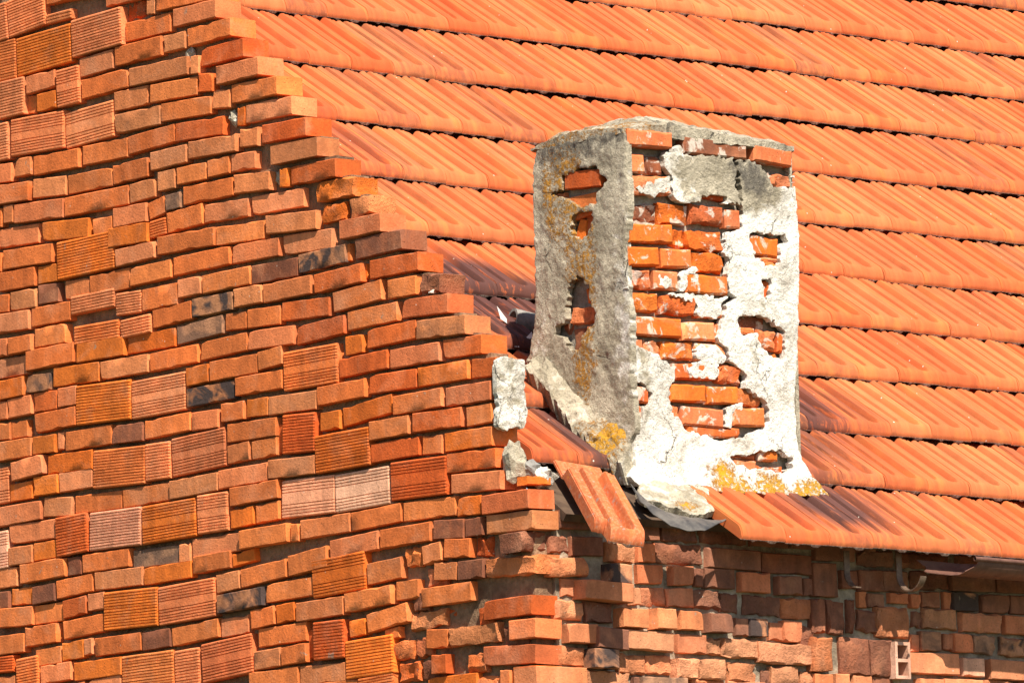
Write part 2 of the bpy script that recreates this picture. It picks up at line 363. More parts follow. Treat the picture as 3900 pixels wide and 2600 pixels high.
# ------------------------------------------------------------------ measured layout (metres on the wall planes)
# gable wall: (distance from the corner, bottom height, width, height, tilt deg, look, proud mm); eave wall the same with x
GABLE = [
    (2.66, 1.9, 0.214, 0.134, 5.3, 'pA', 0), (2.896, 1.88, 0.253, 0.135, 4.6, 'pA', 0), (2.382, 1.975, 0.332, 0.067, -1.2, 'o', 0), (2.479, 1.909, 0.149, 0.036, 1, 'tA', 0),
    (2.346, 1.921, 0.18, 0.016, -0.4, 'rx', -30), (2.099, 1.921, 0.219, 0.06, 0.4, 'p', 0), (2.566, 1.747, 0.324, 0.14, 1.9, 'OA', 0), (2.896, 1.739, 0.328, 0.143, 0.6, 'oA', 0),
    (2.255, 1.769, 0.288, 0.134, 1.8, 'pA', 0), (2.058, 1.859, 0.108, 0.06, 2.3, 'rx', -15), (1.957, 1.859, 0.05, 0.066, -3.9, 't', 0), (1.754, 1.861, 0.324, 0.065, -0.7, 'o', 0),
    (1.977, 1.781, 0.262, 0.066, 0, 'o', 0), (1.704, 1.793, 0.245, 0.065, 0.4, 'p', 0), (1.824, 1.71, 0.125, 0.059, 0.9, 't', 0), (1.627, 1.715, 0.245, 0.065, 1.9, 'o', 0),
    (2.025, 1.702, 0.265, 0.066, 0.9, 'o', 0), (2.264, 1.692, 0.192, 0.066, 2.1, 'p', 0), (1.709, 1.61, 0.05, 0.065, -2.1, 't', 0), (1.557, 1.632, 0.24, 0.065, 1.3, 'r', 0),
    (1.914, 1.616, 0.329, 0.065, 0.1, 't', 0), (2.421, 1.597, 0.129, 0.137, 2, 'pB', 0), (2.217, 1.613, 0.265, 0.066, 2, 'o', 0), (2.584, 1.673, 0.169, 0.061, 1.6, 'p', 0),
    (2.726, 1.676, 0.066, 0.061, -2.6, 'o', -12), (2.764, 1.602, 0.161, 0.134, 0.9, 'pA', 0), (2.549, 1.598, 0.114, 0.061, 1.3, 'O', 0), (2.668, 1.603, 0.064, 0.061, -6, 'o', -14),
    (1.833, 1.539, 0.262, 0.065, -1.4, 'o', 0), (1.654, 1.539, 0.084, 0.065, -5.2, 'r', 0), (1.468, 1.555, 0.238, 0.065, 0.9, 'p', 0), (1.574, 1.47, 0.099, 0.065, -4.4, 't', 0),
    (1.387, 1.477, 0.251, 0.064, -0.3, 'o', 0), (2.076, 1.541, 0.187, 0.066, 0.1, 't', 0), (1.765, 1.462, 0.277, 0.065, -1.7, 'o', 0), (2.612, 1.453, 0.309, 0.133, -1.3, 'pB', 0),
    (2.312, 1.448, 0.279, 0.132, 2.2, 'pB', 0), (2.932, 1.449, 0.311, 0.134, 0.7, 'pA', 0), (2.038, 1.459, 0.256, 0.068, 0.3, 't', 0), (1.47, 1.395, 0.043, 0.065, -2.5, 'O', 0),
    (1.32, 1.399, 0.25, 0.064, 0.2, 'p', 0), (1.695, 1.381, 0.266, 0.065, -1.8, 'r', 0), (1.963, 1.381, 0.265, 0.065, 2.7, 'o', 0), (2.227, 1.37, 0.26, 0.066, -0.5, 'o', 0),
    (1.424, 1.315, 0.104, 0.064, -3.3, 't', 0), (1.622, 1.311, 0.268, 0.059, -1.3, 't', 0), (1.235, 1.314, 0.243, 0.064, -0.8, 'r', 0), (2.507, 1.37, 0.268, 0.066, -1.1, 'o', 0),
    (2.694, 1.379, 0.092, 0.061, 0.1, 't', 0), (2.9, 1.373, 0.274, 0.067, -2.3, 'p', 0), (1.867, 1.303, 0.203, 0.065, 1.4, 't', 0), (2.8, 1.291, 0.279, 0.067, -2.1, 'o', 0),
    (2.552, 1.285, 0.191, 0.068, -3.7, 't', 0), (2.317, 1.278, 0.253, 0.066, -0.1, 'o', 0), (2.085, 1.282, 0.199, 0.066, 1.7, 'o', 0), (1.884, 1.223, 0.1, 0.067, 0.5, 't', 0),
    (1.742, 1.232, 0.164, 0.059, 0.1, 'o', 0), (1.59, 1.236, 0.12, 0.059, 0.9, 'o', 0), (1.458, 1.237, 0.131, 0.059, -1.5, 'p', 0), (1.413, 1.155, 0.198, 0.064, -2.9, 't', 0),
    (1.655, 1.156, 0.275, 0.065, 0.4, 'o', 0), (2.787, 1.22, 0.059, 0.061, -1.3, 't', 0), (2.901, 1.213, 0.148, 0.067, -2.5, 'o', 0), (2.61, 1.206, 0.289, 0.066, -2.7, 'p', 0),
    (2.279, 1.2, 0.356, 0.068, 0.2, 'o', 0), (2.018, 1.204, 0.143, 0.067, 3.3, 't', 0), (1.848, 1.149, 0.083, 0.055, 2.3, 'g', 0), (1.938, 1.136, 0.093, 0.059, 10, 'o', 0),
    (2.09, 1.125, 0.186, 0.066, 0.1, 'p', 0), (1.558, 1.075, 0.245, 0.065, -1.3, 'p', 0), (1.283, 1.072, 0.281, 0.064, -0.6, 'p', 0), (1.786, 1.073, 0.199, 0.071, 3, 'o', 0),
    (1.938, 1.065, 0.093, 0.059, 3.8, 'oA', 0), (2.758, 1.132, 0.28, 0.067, -1.3, 'p', 0), (2.46, 1.119, 0.267, 0.066, -3.5, 'O', 0), (2.103, 1.055, 0.227, 0.066, -1.3, 'O', 0),
    (2.25, 1.102, 0.115, 0.068, -0.2, 'o', 0), (2.346, 0.98, 0.324, 0.136, 1.1, 'OA', 0), (2.063, 0.988, 0.224, 0.059, 2.1, 'p', 0), (1.78, 0.995, 0.317, 0.065, -0.7, 'o', 0),
    (1.485, 0.987, 0.261, 0.064, -1.7, 'o', 0), (1.204, 0.989, 0.275, 0.064, -2.9, 't', 0), (1.403, 0.916, 0.258, 0.064, -0.5, 'p', 0), (2.68, 1.05, 0.29, 0.067, -1.4, 'o', 0),
    (2.907, 1.052, 0.145, 0.067, -2.9, 'o', 0), (2.571, 0.976, 0.119, 0.064, -1.1, 'O', 0), (2.752, 0.976, 0.222, 0.067, -0.6, 'o', 0), (1.697, 0.916, 0.312, 0.065, 0.8, 'o', 0),
    (1.982, 0.908, 0.226, 0.065, 1.6, 'o', 0), (2.404, 0.899, 0.148, 0.068, -2.9, 't', 0), (2.213, 0.899, 0.223, 0.07, 1.4, 'o', 0), (2.568, 0.903, 0.117, 0.066, -0.8, 'b', 0),
    (2.713, 0.898, 0.147, 0.067, -0.4, 't', 0), (2.864, 0.902, 0.135, 0.061, -3.3, 'o', 0), (1.564, 0.833, 0.261, 0.064, 0.9, 'o', 0), (1.305, 0.833, 0.248, 0.064, 0.3, 'b', 0),
    (1.766, 0.833, 0.13, 0.063, 1, 'p', 0), (1.933, 0.811, 0.197, 0.075, 0.7, 'o', 0), (1.447, 0.763, 0.155, 0.064, 1.1, 't', 0), (1.868, 0.747, 0.219, 0.065, 2.6, 'o', 0),
    (1.645, 0.756, 0.222, 0.065, 0.4, 'k', 0), (2.313, 0.845, 0.249, 0.064, 0.6, 'pA', 0), (2.114, 0.809, 0.145, 0.079, -1.2, 'pA', 0), (2.555, 0.827, 0.226, 0.066, 0.2, 'o', 0),
    (2.814, 0.825, 0.279, 0.067, -0.8, 'p', 0), (1.523, 0.686, 0.119, 0.058, -1.9, 'o', 0), (1.367, 0.68, 0.18, 0.064, -1.3, 'o', 0), (1.72, 0.676, 0.257, 0.065, 2.6, 'g', 0),
    (2.296, 0.733, 0.252, 0.066, -0.2, 'oA', 0), (2.074, 0.729, 0.173, 0.065, 1.3, 'pA', 0), (2.558, 0.75, 0.184, 0.066, 0.3, 'o', 0), (1.995, 0.668, 0.273, 0.065, -0.3, 'O', 0),
    (2.729, 0.742, 0.137, 0.06, 1.1, 'o', 0), (2.865, 0.741, 0.115, 0.061, -1.4, 'p', 0), (2.559, 0.673, 0.272, 0.07, 0.8, 'o', 0), (2.274, 0.668, 0.267, 0.066, -0.3, 'O', 0),
    (1.589, 0.603, 0.258, 0.064, 1.8, 'o', 0), (1.328, 0.603, 0.249, 0.064, -1.2, 'p', 0), (2.829, 0.663, 0.257, 0.067, -0.1, 'p', 0), (1.863, 0.594, 0.265, 0.065, 1.2, 'o', 0),
    (2.139, 0.592, 0.268, 0.065, 0.1, 't', 0), (2.415, 0.594, 0.265, 0.066, -1.6, 'O', 0), (2.631, 0.59, 0.139, 0.064, -2.2, 'k', 0), (2.784, 0.586, 0.141, 0.066, 1.5, 'O', 0),
    (2.921, 0.583, 0.119, 0.067, 0.6, 'o', 0), (1.534, 0.521, 0.263, 0.066, 0.4, 'o', 0), (1.735, 0.519, 0.121, 0.065, 2.4, 'O', 0), (2.262, 0.441, 0.31, 0.139, -1.6, 'OA', 0),
    (1.954, 0.435, 0.3, 0.136, 0.8, 'pB', 0), (1.665, 0.445, 0.265, 0.064, 1, 'k', 0), (1.399, 0.453, 0.252, 0.064, 0.2, 'o', 0), (2.466, 0.521, 0.107, 0.066, -0.2, 'p', 0),
    (2.598, 0.519, 0.136, 0.066, -0.8, 'r', 0), (2.742, 0.515, 0.138, 0.066, 1.9, 'p', 0), (2.888, 0.514, 0.148, 0.061, -1.4, 'p', 0), (2.54, 0.446, 0.245, 0.066, 0.9, 'o', 0),
    (2.751, 0.438, 0.091, 0.06, 0.3, 'o', 0), (2.852, 0.44, 0.105, 0.06, -2.7, 'o', 0), (1.545, 0.37, 0.128, 0.064, -0.9, 'o', 0), (1.415, 0.371, 0.118, 0.064, -1.8, 'O', 0),
    (1.698, 0.357, 0.147, 0.064, -1.2, 'p', 0), (1.905, 0.359, 0.259, 0.065, 1.1, 'o', 0), (2.13, 0.356, 0.173, 0.065, -1, 'b', 0), (2.352, 0.361, 0.264, 0.066, -0.1, 'o', 0),
    (2.517, 0.372, 0.04, 0.06, -0.2, 'p', 0), (2.607, 0.366, 0.129, 0.064, -1.1, 'O', 0), (2.792, 0.364, 0.23, 0.066, 0.1, 'o', 0), (1.445, 0.295, 0.268, 0.064, -0.7, 'o', 0),
    (1.738, 0.213, 0.3, 0.135, 2.1, 'sB', 0), (1.966, 0.207, 0.14, 0.132, -0.2, 'pA', 0), (2.186, 0.206, 0.3, 0.136, -2, 'oA', 0), (2.462, 0.286, 0.258, 0.066, -1, 'O', 0),
    (2.697, 0.29, 0.183, 0.066, 4.3, 'p', 0), (2.97, 0.21, 0.307, 0.129, 0.8, 'pB', 0), (1.518, 0.224, 0.125, 0.064, 2.7, 't', 0), (1.38, 0.225, 0.132, 0.064, 1.8, 'o', 0),
    (1.496, 0.141, 0.261, 0.064, 0.8, 'p', 0), (1.765, 0.133, 0.266, 0.064, 1.2, 't', 0), (2.036, 0.128, 0.265, 0.065, 0.7, 'o', 0), (2.311, 0.13, 0.269, 0.065, -1.2, 'o', 0),
    (2.432, 0.218, 0.186, 0.066, 0.4, 'p', 0), (2.601, 0.218, 0.137, 0.066, 0.1, 'O', 0), (2.746, 0.212, 0.132, 0.064, 0.4, 'O', 0), (1.436, 0.075, 0.263, 0.064, 1.1, 'o', 0),
    (2.542, 0.134, 0.164, 0.066, -3.9, 't', 0), (2.802, 0.131, 0.343, 0.066, 0.8, 'p', 0), (2.212, -0.01, 0.294, 0.134, -1, 'wA', 0), (2.455, -0.01, 0.176, 0.139, 2, 'rA', 0),
    (1.907, -0.012, 0.3, 0.135, 0.9, 'OB', 0), (1.666, -0.007, 0.169, 0.134, -0.2, 'pB', 0), (1.506, -0.002, 0.128, 0.064, 2.3, 'O', 0), (1.369, 0.002, 0.122, 0.062, 2.6, 'o', 0),
    (2.687, 0.059, 0.269, 0.066, -0.3, 'p', 0), (2.968, -0.025, 0.283, 0.133, 1.2, 'wB', 0), (2.757, -0.017, 0.137, 0.064, 0.2, 't', 0), (2.615, -0.013, 0.131, 0.064, 0.8, 'O', 0),
    (1.657, -0.085, 0.261, 0.064, 0.2, 'p', 0), (1.385, -0.08, 0.265, 0.064, 0.6, 'o', 0), (1.826, -0.096, 0.065, 0.064, -0.2, 't', 0), (1.99, -0.094, 0.256, 0.065, -0.9, 'g', 0),
    (2.266, -0.082, 0.266, 0.065, -0, 'o', 0), (2.451, -0.084, 0.082, 0.062, -0.3, 'b', 0), (2.628, -0.085, 0.261, 0.066, 1.2, 'o', 0), (2.881, -0.093, 0.197, 0.066, 0.7, 't', 0),
    (1.677, -0.14, 0.206, 0.058, 1.2, 'o', 0), (1.507, -0.131, 0.123, 0.043, 5.6, 'O', 0), (1.922, -0.155, 0.264, 0.059, 0.7, 'O', 0), (2.197, -0.152, 0.274, 0.061, -0.7, 't', 0),
    (2.448, -0.155, 0.208, 0.065, 2.7, 'o', 0), (2.625, -0.167, 0.126, 0.064, 2.1, 'b', 0), (2.754, -0.162, 0.127, 0.06, -2.4, 'O', 0), (2.882, -0.166, 0.108, 0.06, -0.8, 'b', 0),
    (1.592, -0.218, 0.123, 0.064, 3.9, 't', 0), (1.398, -0.206, 0.255, 0.064, 3.7, 'o', 0), (2.13, -0.301, 0.298, 0.136, -1.2, 'OA', 0), (1.817, -0.303, 0.315, 0.134, 1.4, 'pB', 0),
    (1.523, -0.289, 0.254, 0.064, 1.9, 'k', 0), (2.324, -0.219, 0.095, 0.059, 1.4, 'p', 0), (2.449, -0.23, 0.135, 0.065, 3.8, 'r', 0), (2.794, -0.237, 0.208, 0.066, -2, 'o', 0),
    (2.604, -0.24, 0.166, 0.066, 0.2, 'o', 0), (2.4, -0.303, 0.23, 0.065, 2.5, 'o', 0), (2.643, -0.314, 0.184, 0.066, 0.7, 'o', 0), (2.853, -0.332, 0.227, 0.066, -0.3, 'o', 0),
    (2.207, -0.383, 0.259, 0.065, 0.2, 'o', 0), (1.993, -0.384, 0.156, 0.065, 1.3, 'b', 0), (1.777, -0.378, 0.261, 0.064, 2.6, 'o', 0), (1.563, -0.374, 0.155, 0.064, 1.2, 'p', 0),
    (1.409, -0.358, 0.133, 0.064, 2.8, 'o', 0), (2.372, -0.373, 0.048, 0.055, 2.3, 'p', 0), (2.461, -0.383, 0.125, 0.063, 1.9, 'O', 0), (2.608, -0.389, 0.148, 0.06, 0.6, 'o', 0),
    (2.946, -0.395, 0.282, 0.06, -1, 'rA', 0), (2.723, -0.468, 0.13, 0.116, 2.4, 'oA', 0), (1.602, -0.518, 0.278, 0.133, 3.5, 'sB', 0), (1.827, -0.53, 0.136, 0.13, 1.1, 'pA', 0),
    (2.045, -0.531, 0.287, 0.135, 0.1, 'oA', 0), (2.321, -0.46, 0.27, 0.065, 0.2, 'O', 0), (2.56, -0.454, 0.177, 0.064, 1.1, 'p', 0), (2.88, -0.477, 0.157, 0.066, -0.2, 't', 0),
    (2.291, -0.526, 0.193, 0.065, 2.4, 'p', 0), (2.516, -0.533, 0.237, 0.065, 0.7, 'o', 0), (1.081, 1.149, 0.243, 0.064, -0.2, 'r', 0), (1.241, 1.149, 0.045, 0.064, -2.5, 'O', 0),
    (0.976, 1.072, 0.207, 0.067, 0.1, 'Ox', 0), (0.988, 0.996, 0.121, 0.064, 1.9, 'Ox', 0), (0.841, 1, 0.119, 0.063, 0.1, 'tx', 0), (0.838, 0.93, 0.221, 0.061, 0.3, 's', 0),
    (1.129, 0.91, 0.266, 0.068, -1.7, 'p', 0), (0.75, 0.855, 0.248, 0.067, 2.2, 'b', 0), (0.915, 0.852, 0.024, 0.058, 2.3, 'O', -10), (1.047, 0.844, 0.251, 0.064, 2.1, 'k', 0),
    (0.671, 0.775, 0.254, 0.063, 0.4, 'r', 0), (0.959, 0.765, 0.253, 0.063, 2.6, 'r', 0), (0.838, 0.781, 0.022, 0.05, 0.9, 'O', -15), (0.494, 0.693, 0.113, 0.064, -5.3, 'bx', 0),
    (1.234, 0.761, 0.259, 0.064, 0.7, 't', 0), (0.635, 0.696, 0.148, 0.063, -0.2, 'o', 0), (0.863, 0.691, 0.26, 0.067, 3.6, 'o', 0), (0.514, 0.617, 0.239, 0.062, -1.4, 's', 0),
    (1.142, 0.681, 0.258, 0.064, -2.2, 'r', 0), (0.792, 0.615, 0.264, 0.063, 1.1, 'o', 0), (0.431, 0.535, 0.251, 0.062, -1.8, 't', 0), (1.062, 0.599, 0.257, 0.065, 2.9, 'r', 0),
    (0.692, 0.542, 0.257, 0.063, 1.8, 'r', 0), (0.892, 0.529, 0.094, 0.063, 1.6, 'O', 0), (0.332, 0.458, 0.2, 0.062, -0.5, 'r', 0), (1.331, 0.533, 0.132, 0.064, 4.2, 'o', 0),
    (1.121, 0.441, 0.287, 0.135, 0.2, 'oB', 0), (0.843, 0.458, 0.256, 0.063, 1.3, 'r', 0), (0.575, 0.457, 0.263, 0.064, -0.2, 's', 0), (0.23, 0.376, 0.13, 0.062, -2.6, 'r', 0),
    (0.432, 0.379, 0.259, 0.062, -0.1, 'O', 0), (0.696, 0.381, 0.255, 0.063, -0.7, 'r', 0), (0.96, 0.374, 0.254, 0.063, 1.1, 'o', 0), (1.223, 0.365, 0.261, 0.064, -1.3, 't', 0),
    (0.304, 0.296, 0.235, 0.062, -0.1, 's', 0), (0.561, 0.298, 0.254, 0.062, 0.9, 'o', 0), (0.825, 0.297, 0.258, 0.063, 5.1, 'O', 0), (0.254, 0.22, 0.129, 0.062, 1.4, 'o', 0),
    (0.464, 0.225, 0.248, 0.062, -0.8, 'r', 0), (0.71, 0.224, 0.21, 0.063, 0.9, 'o', 0), (1.024, 0.282, 0.11, 0.063, -0.7, 'O', 0), (1.188, 0.22, 0.172, 0.133, -2.1, 'rA', 0),
    (1.306, 0.232, 0.028, 0.1, -2, 'r', -12), (0.958, 0.14, 0.286, 0.132, 0.7, 'OA', 0), (1.231, 0.144, 0.253, 0.063, -1.6, 't', 0), (0.312, 0.144, 0.243, 0.062, -0.5, 'O', 0),
    (0.497, 0.145, 0.102, 0.062, -2.7, 'o', 0), (0.686, 0.148, 0.255, 0.063, 0.5, 'r', 0), (0.3, 0.071, 0.247, 0.062, -0.6, 'r', 0), (0.57, 0.005, 0.292, 0.13, -0.9, 'rB', 0),
    (0.865, -0.002, 0.282, 0.131, 1, 'wB', 0), (1.155, 0.001, 0.286, 0.132, -1.4, 'wB', 0), (0.278, -0.004, 0.252, 0.062, -2.2, 'p', 0), (0.317, -0.08, 0.121, 0.062, -1.2, 'O', 0),
    (0.124, -0.086, 0.245, 0.061, -0.1, 's', 0), (0.522, -0.07, 0.27, 0.062, -0.8, 'o', 0), (0.795, -0.071, 0.259, 0.063, 2.2, 'o', 0), (1.063, -0.076, 0.263, 0.063, 0.4, 't', 0),
    (1.226, -0.08, 0.05, 0.059, -1.9, 'o', 0), (0.909, -0.155, 0.253, 0.063, 2.8, 'p', 0), (0.643, -0.147, 0.261, 0.062, 0.6, 'o', 0), (0.424, -0.148, 0.16, 0.062, -3.2, 'b', 0),
    (0.296, -0.151, 0.09, 0.06, 1, 'b', 0), (0.114, -0.155, 0.236, 0.061, -1.1, 't', 0), (1.155, -0.191, 0.211, 0.069, 4.1, 'o', 0), (0.993, -0.282, 0.284, 0.129, 1.8, 'OB', 0),
    (0.756, -0.261, 0.178, 0.072, 3.3, 'o', 0), (0.508, -0.22, 0.097, 0.062, 5.8, 't', 0), (0.382, -0.216, 0.134, 0.062, -4.1, 'o', 0), (0.265, -0.223, 0.085, 0.062, -2.8, 'rx', -10),
    (0.153, -0.226, 0.087, 0.056, -3.4, 'rx', -15), (0.448, -0.285, 0.117, 0.06, -4.3, 't', 0), (0.316, -0.294, 0.131, 0.062, -0.6, 'b', 0), (0.12, -0.301, 0.255, 0.061, -1.9, 'tx', 0),
    (1.262, -0.276, 0.249, 0.063, 1.5, 'o', 0), (0.838, -0.344, 0.249, 0.063, 2.3, 'o', 0), (1.099, -0.356, 0.259, 0.063, 0.7, 't', 0), (1.284, -0.353, 0.1, 0.063, 3.3, 'O', 0),
    (1.406, -0.358, 0.128, 0.064, 3.1, 'o', 0), (0.642, -0.332, 0.119, 0.062, 0.3, 'o', 0), (0.443, -0.366, 0.26, 0.064, 0.3, 'o', 0), (0.74, -0.418, 0.206, 0.064, 6.5, 'o', 0),
    (0.546, -0.436, 0.176, 0.056, 1.8, 'tx', 0), (0.384, -0.437, 0.194, 0.06, 0.6, 'rx', -25), (0.13, -0.438, 0.247, 0.063, 0.4, 'r', 0), (0.504, -0.509, 0.113, 0.062, -3.9, 'o', 0),
    (0.312, -0.512, 0.259, 0.061, 0.5, 'tx', 0), (0.059, -0.515, 0.137, 0.061, -0.3, 'p', 0), (0.134, -0.595, 0.267, 0.061, -2.8, 's', 0), (0.064, -0.669, 0.117, 0.061, -1.9, 'O', 0),
    (0.158, -0.667, 0.053, 0.056, -2.6, 'o', 0), (0.482, -0.597, 0.078, 0.064, -2, 'r', 10), (0.41, -0.593, 0.171, 0.062, 0.3, 'rx', -40), (1.308, -0.426, 0.264, 0.063, 0.5, 'o', 0),
    (1.388, -0.503, 0.145, 0.063, 1.7, 't', 0), (1.241, -0.5, 0.132, 0.063, 2.2, 'o', 0), (1.053, -0.5, 0.161, 0.131, -0.7, 'rA', 0), (1.167, -0.489, 0.033, 0.099, -1.4, 'r', -12),
    (0.904, -0.434, 0.088, 0.057, 2, 'O', 0), (0.844, -0.575, 0.248, 0.131, 1, 'OA', 0), (0.73, -0.458, 0.076, 0.034, 5.1, 'o', 0), (1.097, -0.578, 0.249, 0.063, -1.1, 't', 0),
    (1.356, -0.575, 0.262, 0.063, 0.4, 'o', 0), (0.813, -0.645, 0.181, 0.068, 2.6, 'oA', 0), (0.43, -0.67, 0.257, 0.062, -0.4, 'O', 0), (1.065, -0.642, 0.313, 0.061, 0.3, 'o', 0),
    (0.39, -0.362, 0.194, 0.045, -0.1, 'bx', -30), (0.178, -0.376, 0.22, 0.056, 1.7, 'bx', -35), (0.68, -0.21, 0.135, 0.06, 6, 'bx', -35), (0.631, -0.282, 0.151, 0.057, 4.8, 'bx', -38),
    (0.391, -0.539, 0.159, 0.026, 0.6, 'bx', -35),
]
